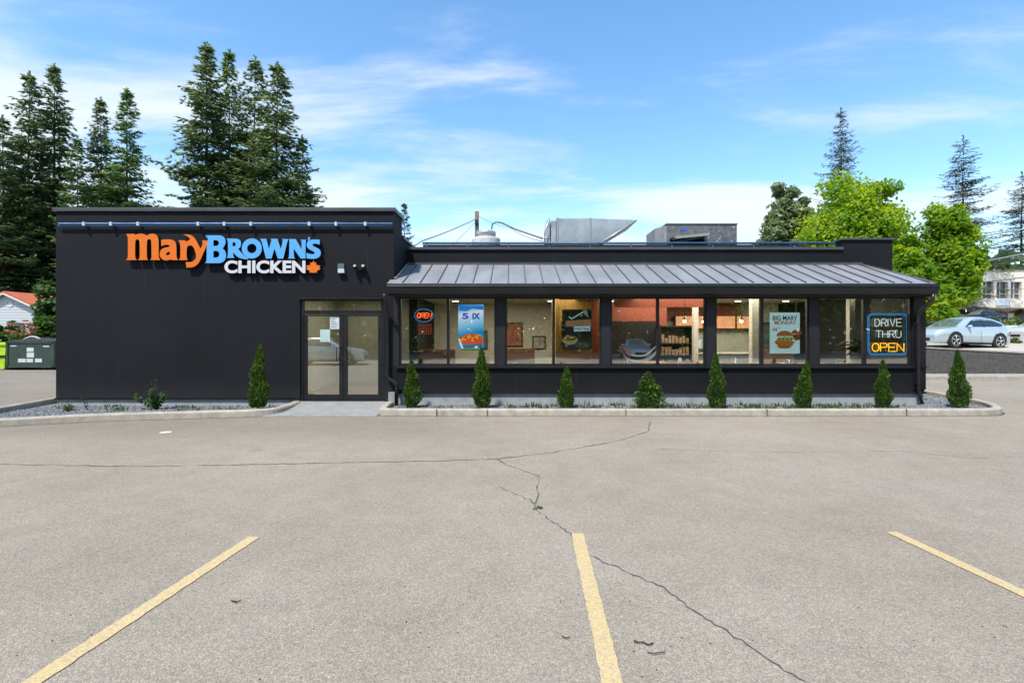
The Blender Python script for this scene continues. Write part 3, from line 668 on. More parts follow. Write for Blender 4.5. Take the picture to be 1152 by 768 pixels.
text_shape("chicken_lettering", "CHICKEN", X(252.3, SY), X(343.5, SY), Z(307.3, SY), Z(292.9, SY), SY + .006, .075, [m_wh, m_ret], sign, sign_loc, off=.038)
lf = [(875, 530), (893, 572), (920, 556), (912, 612), (938, 594), (948, 612), (982, 608), (968, 640), (984, 662), (925, 698), (934, 722), (884, 718), (874, 732)]
lf = lf + [(874 * 2 - u - 4, v) for u, v in lf[-2:0:-1]]
curve_shape("maple_leaf", [zt3(lf)], SY, .08, [m_or, m_ret], sign, sign_loc, smooth=False)
for px in (150, 175, 200, 225, 245, 265, 285, 305, 325, 345):
    b = MB(); b.cyl((X(px, SY) - sign_loc[0], .10, Z(283, SY) - sign_loc[2]), .012, .1, 8, rot=Matrix.Rotation(R(90), 4, 'X')); b.build("standoff", m_ret, sign)

# ------------------------------------------------------------------ interior seen through the glass
m_red = mat("red_wall", (.21, .042, .018), .55, var=.12, vscale=1); m_ochre = mat("ochre_wall", (.34, .20, .035), .6, var=.2, vscale=1)
m_iwall = mat("interior_wall", (.50, .52, .43), .7, var=.08); m_floor = mat("interior_floor", (.28, .22, .17), .45, var=.2, vscale=3)
m_ceil = mat("interior_ceiling", (.42, .41, .37), .8)
b = PB(); b.box(XR, xe - .301, YW + .19, 23.69, 2.90, 2.985); b.build("ceiling", m_ceil)
b = PB(); b.box(XR + .01, XE - .185, YW + .185, 23.69, .10, .15); b.box(XL + .26, XR - .251, Y0 + .26, 23.7, .08, .125); b.build("floor", m_floor)
b = PB(); b.box(XR - .0, XE - .19, 19.0, 19.1, .15, 2.9); b.box(-5.9, -5.8, 12.76, 17.0, .125, 3.2); b.box(-5.8, -2.9, 17.0, 17.1, .125, 3.2); b.box(-5.8, -3.15, 12.76, 17, 2.95, 3.0)
b.build("interior_wall", m_iwall)
b = PB(); b.box(2.6, 5.2, 17.2, 17.3, .15, 2.9); b.box(3.0, 8.4, 18.8, 18.9, 2.3, 2.9); b.box(2.5, 2.6, 14.2, 17.3, .15, 2.9); b.box(3.0, 5.6, 14.9, 15.0, 2.55, 2.9); b.build("feature_wall", m_red)
b = PB(); b.box(1.35, 2.45, 16.0, 16.1, .15, 2.9); b.box(1.25, 1.35, 14.6, 16.1, .15, 2.9); b.build("ochre_wall", m_ochre)
b = PB(); b.box(3.25, 4.9, 17.1, 17.199, .15, 2.2); b.build("dark_doorway", m_dark)
for x, y, w in ((6.85, 14.6, .2), (5.75, 16.2, .15), (9.1, 13.8, .15)):
    b = PB(); b.box(x, x + w, y, y + w, .15, 2.9); b.build("interior_column", mat("col_white", (.45, .44, .4), .6))
m_lamp = mat("ceiling_lamp_glow", (1, .86, .62), .5, emit=9)
def ceiling_lamp(x, y):
    o = empty("ceiling_lamp", (x, y, 2.9)); b = MB(); b.cyl((0, 0, -.012), .12, .024, 20); b.build("trim_ring", m_white, o)
    b = MB(); b.cyl((0, 0, -.03), .095, .012, 20); b.build("lamp_disc", m_lamp, o); return o
cl0 = None
lampspots = [(x, y) for y in (13.6, 15.4, 17.2) for x in (-1.9, -.4, 1.3, 3.3, 4.6, 6.2, 7.6, 9.2)]
for i, (x, y) in enumerate(lampspots):
    if cl0 is None: cl0 = ceiling_lamp(x, y); o = cl0
    else: o = copy_tree(cl0); o.location = (x, y, 2.9)
    tag(o, "small round recessed ceiling lamp glowing inside the restaurant", "ceiling lamp", "recessed lamps in the restaurant ceiling")
m_pend = mat("pendant_glow", (1, .62, .25), .4, emit=14); pl0 = None
for (x, y) in ((4.85, 14.4), (5.6, 15.0), (6.45, 14.4), (7.3, 15.0), (7.9, 14.2)):
    if pl0 is None:
        pl0 = empty("pendant_lamp", (x, y, 2.9)); b = MB(); b.tube([(0, 0, 0), (0, 0, -.62)], .006, 6); b.build("cord", m_dark, pl0)
        b = MB(); b.cyl((0, 0, -.68), .05, .12, 14, r2=.03); b.build("socket", m_chrome, pl0)
        b = MB(); bmesh.ops.create_uvsphere(b.bm, u_segments=14, v_segments=8, radius=.045, matrix=Matrix.Translation((0, 0, -.77))); b.build("bulb", m_pend, pl0, smooth=True); o = pl0
    else: o = copy_tree(pl0); o.location = (x, y, 2.9)
    tag(o, "hanging amber bulb over the tables behind the window", "pendant lamp", "pendant bulbs over the dining tables")
for i, (x, y, sx) in enumerate(((0, 15.6, 4.0), (6.3, 15.6, 5.5), (-4.5, 14.8, 1.4))):
    ld = bpy.data.lights.new("interior_fill", 'AREA'); ld.shape = 'RECTANGLE'; ld.size = sx; ld.size_y = 3; ld.energy = (135, 270, 20)[i]; ld.color = (1, .86, .68)  # added area lights, topping up the glow of the ceiling lamps
    lo = bpy.data.objects.new("interior_fill", ld); COL.objects.link(lo); lo.location = (x, y, 2.84)
rr = random.Random(21)
for i, (x, y, z, w, h, c) in enumerate(((-1.9, 18.98, 1.2, 1.0, .7, (.10, .09, .07)), (-.3, 18.98, 1.3, .7, .9, (.30, .10, .05)), (.75, 18.98, 1.2, .5, .5, (.35, .33, .28)), (1.55, 15.98, 1.35, .6, .8, (.10, .05, .02)), (4.98, 17.18, 1.3, .2, .6, (.4, .35, .3)), (9.0, 18.98, 1.2, .7, 1.0, (.12, .15, .14)))):
    o = tag(empty("framed_picture", (x, y, z)), ("wide dark framed picture on the back wall, left of the first window's centre", "red framed picture on the back wall between first and second windows", "small pale square picture on the back wall behind the second window", "dark brown picture on the ochre wall", "narrow pale picture on the red wall", "tall grey green picture on the back wall behind the fifth window")[i], "picture")
    b = MB(); b.box(0, w, -.03, 0, 0, h); b.build("frame", m_trim, o); b = MB(); b.box(.05, w - .05, -.036, -.031, .05, h - .05); b.build("print", mat("picture_print_%d" % i, c, .5, var=.7, vscale=5), o)
for i, (x, y) in enumerate(((-2.3, 15.5), (.2, 16.6), (8.1, 15.6))):
    o = tag(empty("booth_bench", (x, y, .15)), ("dark brown booth bench at the far left of the dining room", "dark brown booth bench behind the second window", "dark brown booth bench behind the fourth window")[i], "bench")
    b = MB(); b.box(-.55, .55, -.25, .25, 0, .45, .02); b.build("seat", mat("booth_brown", (.10, .045, .02), .5, var=.2), o); b = MB(); b.box(-.55, .55, .25, .37, 0, 1.15, .03); b.build("backrest", _m["booth_brown"], o)
# tables and chairs
m_wood = mat("table_wood", (.30, .17, .08), .4, var=.25, vscale=3, stretch=(1, 8, 1)); m_seatm = mat("chair_metal", (.42, .42, .40), .35, metal=.6)
def table(x, y):
    o = empty("dining_table", (x, y, .15)); b = MB(); b.box(-.35, .35, -.35, .35, .71, .75, .008); b.build("tabletop", m_wood, o)
    b = MB(); b.tube([(0, 0, .02), (0, 0, .71)], .035, 10); b.build("pedestal", m_trim, o); b = MB(); b.cyl((0, 0, .012), .24, .024, 20); b.build("base", m_trim, o); return o
def chair(x, y, rz):
    o = empty("dining_chair", (x, y, .15), rz); b = MB(); b.box(-.2, .2, -.2, .2, .44, .475, .012); b.build("seat", m_wood, o)
    for sx in (-1, 1):
        for sy in (-1, 1):
            b = MB(); b.tube([(sx * .2, sy * .2, 0), (sx * .17, sy * .17, .44)], .013, 6); b.build("leg", m_seatm, o)
    b = MB(); b.tube([(-.18, .18, .45), (-.185, .22, .86), (.185, .22, .86), (.18, .18, .45)], .014, 6)
    for z in (.62, .74): b.tube([(-.183, .2, z), (.183, .2, z)], .01, 6)
    b.build("backrest", m_seatm, o); return o
t0 = c0 = None
tabs = [(-1.7, 13.6), (.9, 13.3), (2.0, 15.2), (3.9, 13.4), (5.6, 13.5), (7.9, 13.5), (9.0, 15.2), (6.2, 16.3), (4.4, 16.1)]
for i, (x, y) in enumerate(tabs):
    if t0 is None: t0 = table(x, y); o = t0
    else: o = copy_tree(t0); o.location = (x, y, .15)
    tag(o, "square wooden topped dining table inside behind the windows", "table", "dining tables in the restaurant")
    for s_ in (-1, 1):
        if c0 is None: c0 = chair(x + s_ * .62, y, s_ * R(-90)); q = c0
        else: q = copy_tree(c0); q.location = (x + s_ * .62, y, .15); q.rotation_euler = (0, 0, s_ * R(-90) + random.uniform(-.3, .3))
        tag(q, "metal framed dining chair inside the restaurant beside a table", "chair", "chairs at the dining tables")
o = tag(empty("service_counter", (7.2, 17.6, .15)), "long pale service counter with a dark front at the back of the dining room", "counter")
b = MB(); b.box(-1.6, 2.3, -.35, .35, 0, .95); b.build("base", mat("counter_front", (.10, .13, .12), .5, var=.2), o); b = MB(); b.box(-1.65, 2.35, -.4, .4, .951, 1.0, .01); b.build("countertop", mat("counter_top", (.5, .48, .44), .3), o)
o = tag(empty("menu_board", (7.3, 18.6, 1.6)), "wide dark menu board lit above the service counter", "menu board")
b = MB(); b.box(-1.4, 1.6, 0, .06, .35, .85); b.build("casing", m_dark, o)
b = MB()
for i in range(4): b.box(-1.35 + i * .74, -.68 + i * .74, -.012, -.001, .38, .82)
b.build("screen", mat("menu_screen", (.5, .22, .10), .4, emit=.8, var=.6, vscale=9), o)
rr = random.Random(4)
o = tag(empty("drink_shelf", (5.35, 16.9, .15)), "tall dark shelf stacked with bottles and boxes behind the third window", "shelf")
b = MB(); b.box(-.5, .5, .2, .25, 0, 1.9)
for z in (.1, .5, .9, 1.3, 1.85): b.box(-.5, .5, -.2, .2, z, z + .03)
b.box(-.53, -.5, -.2, .2, 0, 1.9); b.box(.5, .53, -.2, .2, 0, 1.9); b.build("frame", m_trim, o)
b = MB()
for z in (.13, .53, .93, 1.33):
    for k in range(8): b.box(-.46 + k * .115, -.37 + k * .115, -.15, .1, z, z + rr.uniform(.15, .3))
b.build("packages", mat("packages", (.22, .15, .10), .5, var=.8, vscale=7), o)
# plant pot near the right window
o = tag(empty("potted_plant", (8.85, 13.15, .95)), "dark leafy potted plant on the ledge behind the fifth window", "plant")
b = MB(); b.cyl((0, 0, .12), .13, .24, 18, r2=.16); b.build("pot", mat("pot_grey", (.3, .3, .3), .6), o)
m_houseplant = leafmat("houseplant", (.01, .025, .01), (.04, .08, .02), .1)
V = []; T = []
for k in range(130):
    a = rng.uniform(0, 6.28); e = rng.uniform(.2, 1.4); l = rng.uniform(.15, .5); c = np.array([math.cos(a) * math.cos(e), math.sin(a) * math.cos(e), math.sin(e)]) * l + np.array([0, 0, .24])
    u = np.array([-math.sin(a), math.cos(a), rng.uniform(-.5, .5)]) * .04; w = np.array([math.cos(a), math.sin(a), rng.uniform(-.6, .3)]) * .12
    V += [c - w, c + u, c + w, c - u]; T.append(rng.uniform(0, 1) * .5)
quads_mesh("foliage", V, m_houseplant, o, T)
b = PB(); b.box(-2.7, XE - .2, YW + .2, YW + .45, .9, .94); b.build("inner_ledge", m_iwall)

o = tag(empty("cash_register", (6.3, 17.45, 1.15)), "small dark till standing on the left part of the service counter", "cash register")
b = MB(); b.box(-.18, .18, -.15, .15, 0, .12, .01); b.build("drawer", m_trim, o); b = MB(); b.box(-.16, .16, .02, .05, .14, .42, rot=Matrix.Rotation(R(-12), 4, 'X')); b.build("screen", mat("till_screen", (.2, .3, .4), .3, emit=.4), o)
# ------------------------------------------------------------------ posters and neon
YG = YW + .12
def poster(name, label, px0, px1, py0, py1, m, y=YG, cat="poster"):
    x0, x1, z0, z1 = X(px0, y), X(px1, y), Z(py1, y), Z(py0, y); o = tag(empty(name, (x0, y, z0)), label, cat)
    b = MB(); b.box(0, x1 - x0, 0, .012, 0, z1 - z0); b.build("sheet", m, o)
    b = MB()
    for q in (.12, .88): b.tube([((x1 - x0) * q, .02, z1 - z0), ((x1 - x0) * q, .02, gz1 - z0 + .05)], .004, 5)
    b.build("hanging_wire", m_chrome, o)
    return o, (x0, y, z0), (x1 - x0), (z1 - z0)
def flat(nm, polys, y, m, par, loc, sm=True):
    return curve_shape(nm, polys, y, .001, m, par, loc, smooth=sm)
m_pb = mat("poster_pale_teal", (.50, .74, .75), .5, emit=.42)  # sheet and inks glow by added emission, with no lamp in them
po, ploc, pw, ph = poster("burger_poster", "pale teal hanging poster with a burger and bold lettering in the fourth window", 866.3, 899.8, 351.5, 397.5, m_pb)
def px_(u): return X(856 + u / 9.98, YG)
def pz_(v): return Z(335 + v / 9.98, YG)
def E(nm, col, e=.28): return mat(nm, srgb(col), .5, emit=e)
yy = YG - .002
text_shape("title_lettering", "BIG MARY", px_(132), px_(410), pz_(252), pz_(200), yy, .001, E("ink_navy", "#0c2028", 0), po, ploc, off=.02)
text_shape("title_lettering", "MONDAY", px_(152), px_(395), pz_(300), pz_(256), yy, .001, E("ink_red", "#a8401c"), po, ploc, off=.02)
text_shape("price_lettering", "$4", px_(130), px_(182), pz_(384), pz_(334), yy, .001, _m["ink_red"], po, ploc, off=.03)
text_shape("price_lettering", "99", px_(186), px_(216), pz_(356), pz_(334), yy, .001, _m["ink_red"], po, ploc, off=.03)
def el(cx, cy, rx, ry_, a0=0, a1=360, n=24): return [(px_(cx + rx * math.cos(R(a0 + (a1 - a0) * k / n))), pz_(cy + ry_ * math.sin(R(a0 + (a1 - a0) * k / n)))) for k in range(n + (0 if a1 - a0 == 360 else 1))]
flat("burger_print", [el(400, 405, 60, 48, 180, 360), ], yy, E("bun_brown2", "#9a5a34"), po, ploc, False)
flat("burger_print", [[(px_(u), pz_(v)) for u, v in ((350, 412), (436, 405), (436, 470), (380, 480))]], yy - .001, E("crust_dark", "#7c3a22"), po, ploc, False)
flat("burger_print", [el(265, 430, 92, 62, 180, 360)], yy - .002, E("bun_brown", "#a9683a"), po, ploc, False)
rr = random.Random(2)
def blob(cx, cy, rx, ry_, n=34, j=.14):
    return [(px_(cx + rx * (1 + rr.uniform(-j, j)) * math.cos(6.283 * k / n)), pz_(cy + ry_ * (1 + rr.uniform(-j, j)) * math.sin(6.283 * k / n))) for k in range(n)]
flat("burger_print", [blob(265, 505, 104, 50)], yy - .003, E("crust_orange", "#b06a2a"), po, ploc, False)
flat("burger_print", [blob(262, 458, 106, 24, j=.25)], yy - .004, E("lettuce", "#a9b864"), po, ploc, False)
flat("burger_print", [blob(250 + 45 * k, 462, 15, 9, 12, .4) for k in (-1, 0, 1, 2)], yy - .005, E("lettuce_dark", "#2c4a26"), po, ploc, False)
flat("burger_print", [el(262, 545, 84, 24, 0, 180)], yy - .0045, E("bun_low", "#a56a3a"), po, ploc, False)
flat("burger_print", [blob(200 + 32 * k, 505 + 12 * ((k % 2) * 2 - 1), 14, 9, 10, .4) for k in range(5)], yy - .005, E("crust_light", "#d09048"), po, ploc, False)

# blue advertisement in the first window
m = bpy.data.materials.new("blue_gradient_print"); m.use_nodes = True; t = m.node_tree; pb = t.nodes["Principled BSDF"]; tc = N(t, "ShaderNodeTexCoord"); sp = N(t, "ShaderNodeSeparateXYZ"); L(t, tc.outputs['Generated'], sp.inputs[0])
cr = N(t, "ShaderNodeValToRGB"); L(t, M(t, 'ADD', sp.outputs[2], M(t, 'MULTIPLY', sp.outputs[0], -.12)), cr.inputs[0]); e = cr.color_ramp.elements
e[0].position = .3; e[0].color = (*srgb('#0a93cf'), 1); e[1].position = 1.; e[1].color = (*srgb('#1c8be0'), 1); q = cr.color_ramp.elements.new(.5); q.color = (*srgb('#8fd0f5'), 1); q = cr.color_ramp.elements.new(.75); q.color = (*srgb('#e6f3ff'), 1)
q = cr.color_ramp.elements.new(.88); q.color = (*srgb('#5fb6f5'), 1)
L(t, cr.outputs[0], pb.inputs['Base Color']); L(t, cr.outputs[0], pb.inputs['Emission Color']); pb.inputs['Emission Strength'].default_value = .55
po, ploc, pw, ph = poster("chicken_poster", "bright blue backlit screen showing fried chicken pieces in the first window", 515.5, 544, 342.5, 393, m, cat="screen")
def px_(u): return X(500 + u / 9.6, YG)
def pz_(v): return Z(330 + v / 9.6, YG)
def E(nm, col, e=.55): return mat(nm, srgb(col), .5, emit=e)
flat("advert_print", [[(px_(u), pz_(v)) for u, v in ((160, 135), (420, 135), (420, 180), (300, 165), (230, 195), (160, 185))]], yy, E("ad_blue", "#2c7fd6"), po, ploc, False)
text_shape("advert_lettering", "5", px_(190), px_(262), pz_(278), pz_(212), yy - .001, .001, E("ad_ink", "#5a62c8"), po, ploc, off=.05)
text_shape("advert_lettering", "IX", px_(302), px_(385), pz_(278), pz_(212), yy - .001, .001, E("ad_ink2", "#2848a8"), po, ploc, off=.05)
flat("chicken_print", [[(px_(u), pz_(v)) for u, v in ((150, 490), (170, 462), (240, 440), (330, 430), (400, 455), (422, 490), (408, 540), (200, 560))]], yy - .001, E("ch_base", "#d9541a"), po, ploc)
rr = random.Random(9)
flat("chicken_print", [blob(190 + 38 * k, 490 + rr.uniform(-22, 22), 20, 26, 12, .3) for k in range(6)], yy - .002, E("ch_light", "#f39a3a"), po, ploc, False)
flat("chicken_print", [blob(180 + 50 * k, 472 + rr.uniform(-15, 25), 12, 12, 10, .4) for k in range(5)], yy - .003, E("ch_dark", "#a82c0c"), po, ploc, False)
flat("box_print", [[(px_(u), pz_(v)) for u, v in ((150, 490), (166, 486), (205, 592), (190, 600), (170, 560))]], yy - .003, E("box_white", "#f3f0ea"), po, ploc, False)
flat("box_print", [[(px_(u), pz_(v)) for u, v in ((200, 562), (408, 538), (398, 585), (210, 592))]], yy - .002, E("box_blue", "#2e6a8a"), po, ploc, False)
flat("box_print", [[(px_(u), pz_(v)) for u, v in ((156, 592), (416, 588), (416, 602), (156, 603))]], yy - .003, E("ad_green", "#3cae3c"), po, ploc, False)
flat("box_print", [[(px_(u), pz_(v)) for u, v in ((325, 570), (360, 566), (358, 590), (326, 592))]], yy - .003, E("box_white", "#f3f0ea"), po, ploc, False)

# poutine poster in the second window
po, ploc, pw, ph = poster("poutine_poster", "dark hanging poster of a poutine bowl with a pale lettered label in the second window", 632.5, 665.5, 348, 393.5, mat("poster_dark", (.012, .014, .012), .4))
def px_(u): return X(620 + u / 9.37, YG)
def pz_(v): return Z(330 + v / 9.37, YG)
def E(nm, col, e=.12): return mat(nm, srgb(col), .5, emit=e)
flat("poster_print", [[(px_(u), pz_(v)) for u, v in ((150, 290), (420, 272), (425, 345), (240, 350), (150, 350))]], yy, E("warm_band", "#b98a62"), po, ploc, False)
flat("poster_print", [[(px_(u), pz_(v)) for u, v in ((240, 350), (412, 345), (412, 395), (240, 400))]], yy - .001, E("pale_label", "#bfe2e6", .3), po, ploc, False)
text_shape("poutine_lettering", "POUTINE", px_(250), px_(404), pz_(390), pz_(358), yy - .002, .001, E("label_ink", "#1d3c46", 0), po, ploc, off=.03)
flat("bowl_print", [el(198, 490, 82, 50)], yy - .001, E("bowl", "#8f8458"), po, ploc, False)
flat("bowl_print", [el(196, 470, 72, 28)], yy - .002, E("bowl_rim", "#4a3d22"), po, ploc, False)
flat("fries_print", [blob(150 + 24 * k, 455 + rr.uniform(-14, 14), 14, 10, 9, .4) for k in range(5)], yy - .003, E("fries", "#c9a84c"), po, ploc, False)
flat("fork_print", [[(px_(u), pz_(v)) for u, v in ((188, 240), (215, 262), (338, 190), (334, 204), (216, 274), (184, 250))]], yy - .001, E("fork", "#bfe0cc", .3), po, ploc, False)
flat("hand_print", [[(px_(u), pz_(v)) for u, v in ((335, 180), (370, 172), (385, 205), (395, 262), (372, 235), (345, 215))]], yy - .001, E("pale_print", "#a7b09c"), po, ploc, False)
flat("plate_print", [el(330, 545, 75, 36)], yy - .001, E("plate", "#3c3a30"), po, ploc, False)

# neon signs
def neon_text(strokes, ox, oz, w, h, gap):
    pass
ST = {'D': [[(0, 0), (0, 1), (.55, 1), (.95, .75), (1, .5), (.95, .25), (.55, 0), (0, 0)]], 'R': [[(0, 0), (0, .72), (.18, 1), (.75, 1), (.95, .85), (.95, .62), (.75, .48), (.1, .46)], [(.55, .46), (1, 0)]],
      'I': [[(0, 0), (0, 1)]], 'V': [[(0, 1), (.5, 0), (1, 1)]], 'E': [[(1, 1), (0, 1), (0, 0), (1, 0)], [(0, .52), (.85, .52)]], 'T': [[(0, 1), (1, 1)], [(.5, 1), (.5, 0)]],
      'H': [[(0, 0), (0, 1)], [(1, 0), (1, 1)], [(0, .5), (1, .5)]], 'U': [[(0, 1), (0, .2), (.25, 0), (.75, 0), (1, .2), (1, 1)]],
      'O': [[(.5 + .5 * math.cos(6.2832 * k / 16), .5 + .5 * math.sin(6.2832 * k / 16)) for k in range(17)]], 'P': [[(0, 0), (0, 1), (.7, 1), (.95, .88), (.95, .62), (.7, .5), (0, .5)]],
      'N': [[(0, 0), (0, 1), (1, 0), (1, 1)]]}
def neon_word(nm, word, x0, x1, z0, z1, y, r, m, par, loc, gap=.25, slant=0):
    ws = [.12 if c == 'I' else 1 for c in word]; tot = sum(ws) + gap * (len(word) - 1); u = (x1 - x0) / tot; x = x0; b = MB()
    for c, w in zip(word, ws):
        for s_ in ST[c]: b.tube([(x + p[0] * w * u + slant * p[1] - loc[0], y - loc[1], z0 + p[1] * (z1 - z0) - loc[2]) for p in s_], r, 6)
        x += (w + gap) * u
    return b.build(nm, m, par)
YN = YW + .2
def nx(u): return X(972 + u / 9.97, YN)
def nz(v): return Z(335 + v / 9.97, YN)
nl = (nx(270), YN, nz(650)); o = tag(empty("neon_sign", nl), "neon drive thru open sign with a blue rounded border in the fifth window", "neon sign")
b = MB(); loop = [(75, 180), (460, 180), (490, 210), (490, 600), (460, 635), (75, 635), (48, 600), (48, 210)]
b.tube([(nx(u) - nl[0], 0, nz(v) - nl[2]) for u, v in loop], .017, 8, closed=True); b.tube([(nx(u * .955 + 12) - nl[0], 0, nz(v * .96 + 16) - nl[2]) for u, v in loop], .012, 8, closed=True)
b.build("border_tube", mat("neon_blue", srgb('#3f9fe8'), .4, emit=.32), o)
m_nw = mat("neon_white", (.85, .95, .95), .4, emit=.55); m_no = mat("neon_amber", (1, .48, .03), .4, emit=1.25)
neon_word("white_tubing", "DRIVE", nx(122), nx(422), nz(318), nz(236), YN, .0095, m_nw, o, nl, .3); neon_word("white_tubing", "THRU", nx(135), nx(415), nz(445), nz(368), YN, .0095, m_nw, o, nl, .25)
neon_word("amber_tubing", "OPEN", nx(92), nx(448), nz(600), nz(508), YN, .013, m_no, o, nl, .2)
b = MB(); b.box(nx(40) - nl[0], nx(498) - nl[0], .05, .056, nz(645) - nl[2], nz(170) - nl[2]); b.build("backing_sheet", glass("acrylic", .03, (.72, .75, .74)), o)
b = MB()
for u in (80, 460): b.tube([(nx(u) - nl[0], .03, nz(180) - nl[2]), (nx(u) - nl[0], .03, gz1 + .05 - nl[2])], .004, 5)
b.build("hanging_wire", m_chrome, o)
def nx(u): return X(448 + u / 9.37, YN)
def nz(v): return Z(330 + v / 9.37, YN)
nl = (nx(270), YN, nz(305)); o = tag(empty("neon_sign", nl), "oval neon open sign in red and blue in the first window", "neon sign")
b = MB(); b.tube([(nx(270 + 98 * math.cos(6.2832 * k / 32)) - nl[0], 0, nz(232 + 68 * math.sin(6.2832 * k / 32)) - nl[2]) for k in range(32)], .013, 8, closed=True); b.build("border_tube", mat("neon_dim_blue", srgb('#4a86b4'), .4, emit=.45), o)
neon_word("red_tubing", "OPEN", nx(196), nx(345), nz(258), nz(208), YN, .0125, mat("neon_red", (1, .13, .03), .4, emit=1.3), o, nl, .18, .02)
b = MB(); b.bm.faces.new([b.bm.verts.new((nx(270 + 90 * math.cos(6.2832 * k / 32)) - nl[0], .03, nz(232 + 60 * math.sin(6.2832 * k / 32)) - nl[2])) for k in range(32)]); b.build("backing_sheet", mat("neon_back", (.03, .03, .05), .4), o)
nl = (nx(285), YN, nz(440)); o = tag(empty("window_neon", nl), "dim red vertical strips hanging under the oval open sign", "neon sign")
b = MB()
for u in (222, 245, 268, 292, 318, 345): b.tube([(nx(u) - nl[0], 0, nz(325) - nl[2]), (nx(u + 3) - nl[0], 0, nz(432) - nl[2])], .009, 6)
for v in (330, 375, 400, 425): b.tube([(nx(215) - nl[0], 0, nz(v) - nl[2]), (nx(355) - nl[0], 0, nz(v - 2) - nl[2])], .006, 6)
b.build("tubing", mat("neon_dim_red", (.42, .07, .03), .5, emit=.35), o)
# swoosh decal low on the third window
YD = YW + .064
def dxp(u): return X(686 + u / 9.36, YD)
def dzp(v): return Z(330 + v / 9.36, YD)
dl = (dxp(290), YD, dzp(740)); o = tag(empty("window_decal", dl), "white and red curved ribbon decal low on the third window", "decal")
def swoosh(top, bot): return [(dxp(u), dzp(v)) for u, v in top + bot[::-1]]
curve_shape("white_ribbon", [swoosh([(95, 555), (150, 660), (230, 695), (330, 700), (420, 665), (490, 600)], [(100, 558), (165, 690), (250, 728), (340, 728), (430, 700), (490, 640)])], YD, .002, mat("decal_white", (.62, .60, .55), .5), o, dl)
curve_shape("white_ribbon", [swoosh([(215, 640), (300, 655), (380, 640), (440, 590), (490, 548)], [(215, 650), (300, 668), (385, 655), (440, 612), (490, 562)])], YD, .002, _m["decal_white"], o, dl)
curve_shape("red_ribbon", [swoosh([(95, 553), (170, 575), (200, 610), (215, 640)], [(98, 560), (150, 590), (180, 640), (215, 700)])], YD - .003, .002, mat("decal_red", (.35, .06, .04), .5), o, dl)

# ------------------------------------------------------------------ roof equipment
YR = 16.5
def rx(px, Y=YR): return (px - CX) / F * Y
def rz(py, Y=YR): return CH - (py - HY) / F * Y
o = tag(empty("roof_duct", (rx(640), YR, 3.7)), "large galvanised sheet metal roof duct with a wedge shaped hood to the right", "duct"); ol = o.location.copy()
class OB(MB):
    def build(s, name, m, parent, **k):
        ob = MB.build(s, name, m, None, **k); w = Vector((0, 0, 0)); q = parent
        while q: w += q.location; q = q.parent
        ob.data.transform(Matrix.Translation(-w)); ob.parent = parent; return ob
b = OB(); b.box(rx(627.5), rx(664), YR, YR + 1.5, 3.75, rz(245.5), .01); b.build("plenum", m_galv, o)
b = OB(); b.prism([(rx(664.3), rz(245.7)), (rx(716), rz(247.5)), (rx(716), rz(249.2)), (rx(668), rz(278)), (rx(664.3), rz(280))], 'y', YR + .005, YR + 1.49); b.build("hood", m_galv, o)
b = OB(); b.box(rx(663.4), rx(665), YR - .02, YR + 1.52, 3.75, rz(245)); b.box(rx(626), rx(628.2), YR - .02, YR + 1.52, 3.75, rz(245))
p, q = Vector((rx(716.5), YR - .01, rz(247.5))), Vector((rx(666), YR - .01, rz(280))); b.tube([p, q], .03, 4)
b.box(rx(628.3), rx(663.3), YR - .015, YR - .001, rz(275.5), rz(274)); b.build("flange", mat("galv_edge", (.42, .42, .40), .5, metal=.6), o)
b = OB(); b.box(rx(620), rx(625.5), YR + .05, YR + 1.4, 3.75, rz(248)); b.box(rx(615.5), rx(619), YR + .1, YR + 1.2, 3.75, rz(247)); b.build("damper_section", m_galv, o)
b = OB(); b.tube([(rx(618), YR - .05, rz(246)), (rx(612.5), YR - .05, rz(262)), (rx(613), YR - .05, rz(279))], .022, 6); b.tube([(rx(612), YR - .06, rz(268)), (rx(617), YR - .06, rz(268))], .03, 6); b.build("brace", m_galv, o)
o = tag(empty("exhaust_fan", (rx(546), YR, 3.7)), "round white exhaust fan drum with a metal cap on the roof", "exhaust fan")
b = OB(); c = (rx(546), YR + .5)
prof = [(rx(562.5) - rx(546), 3.7), (rx(562.5) - rx(546), rz(268)), (rx(560) - rx(546), rz(265)), (.01, rz(264.5))]
def lathe(b, c, prof, n=28):
    rings = [[b.bm.verts.new((c[0] + r * math.cos(2 * math.pi * k / n), c[1] + r * math.sin(2 * math.pi * k / n), z)) for k in range(n)] for r, z in prof]
    for A, B_ in zip(rings, rings[1:]):
        for k in range(n): f = b.bm.faces.new((A[k], A[(k + 1) % n], B_[(k + 1) % n], B_[k])); f.smooth = True
    b.bm.faces.new(rings[-1]); b.bm.faces.new(rings[0][::-1])
r1 = rx(562.5) - rx(546)
lathe(b, c, [(r1 * .93, 3.7), (r1 * .95, rz(278)), (r1 * 1.0, rz(267)), (r1 * .98, rz(265.5)), (r1 * .3, rz(264.8))]); b.build("drum", mat("fan_white", (.62, .60, .56), .5, var=.12), o)
b = OB(); lathe(b, c, [(rx(557) - rx(546), rz(265.2)), (rx(557.5) - rx(546), rz(258.5)), (rx(557) - rx(546), rz(257.3)), (.1, rz(257))]); b.build("cap", m_galv, o)
o = tag(empty("roof_unit", (rx(783), YR, 3.7)), "dark speckled square air handling unit with a louvred opening on the roof", "roof unit")
m_unit = mat("weathered_sheet_metal", (.17, .165, .165), .55, metal=.3, var=.45, vscale=7, bump=.2, bscale=20)
YU = 15.5
b = OB(); x0, x1 = rx(750, YU), rx(829, YU); zb, ztp = 3.7, rz(252.5, YU)
b.box(x0, x1, YU, YU + 1.5, zb, ztp); b.build("casing", m_unit, o)
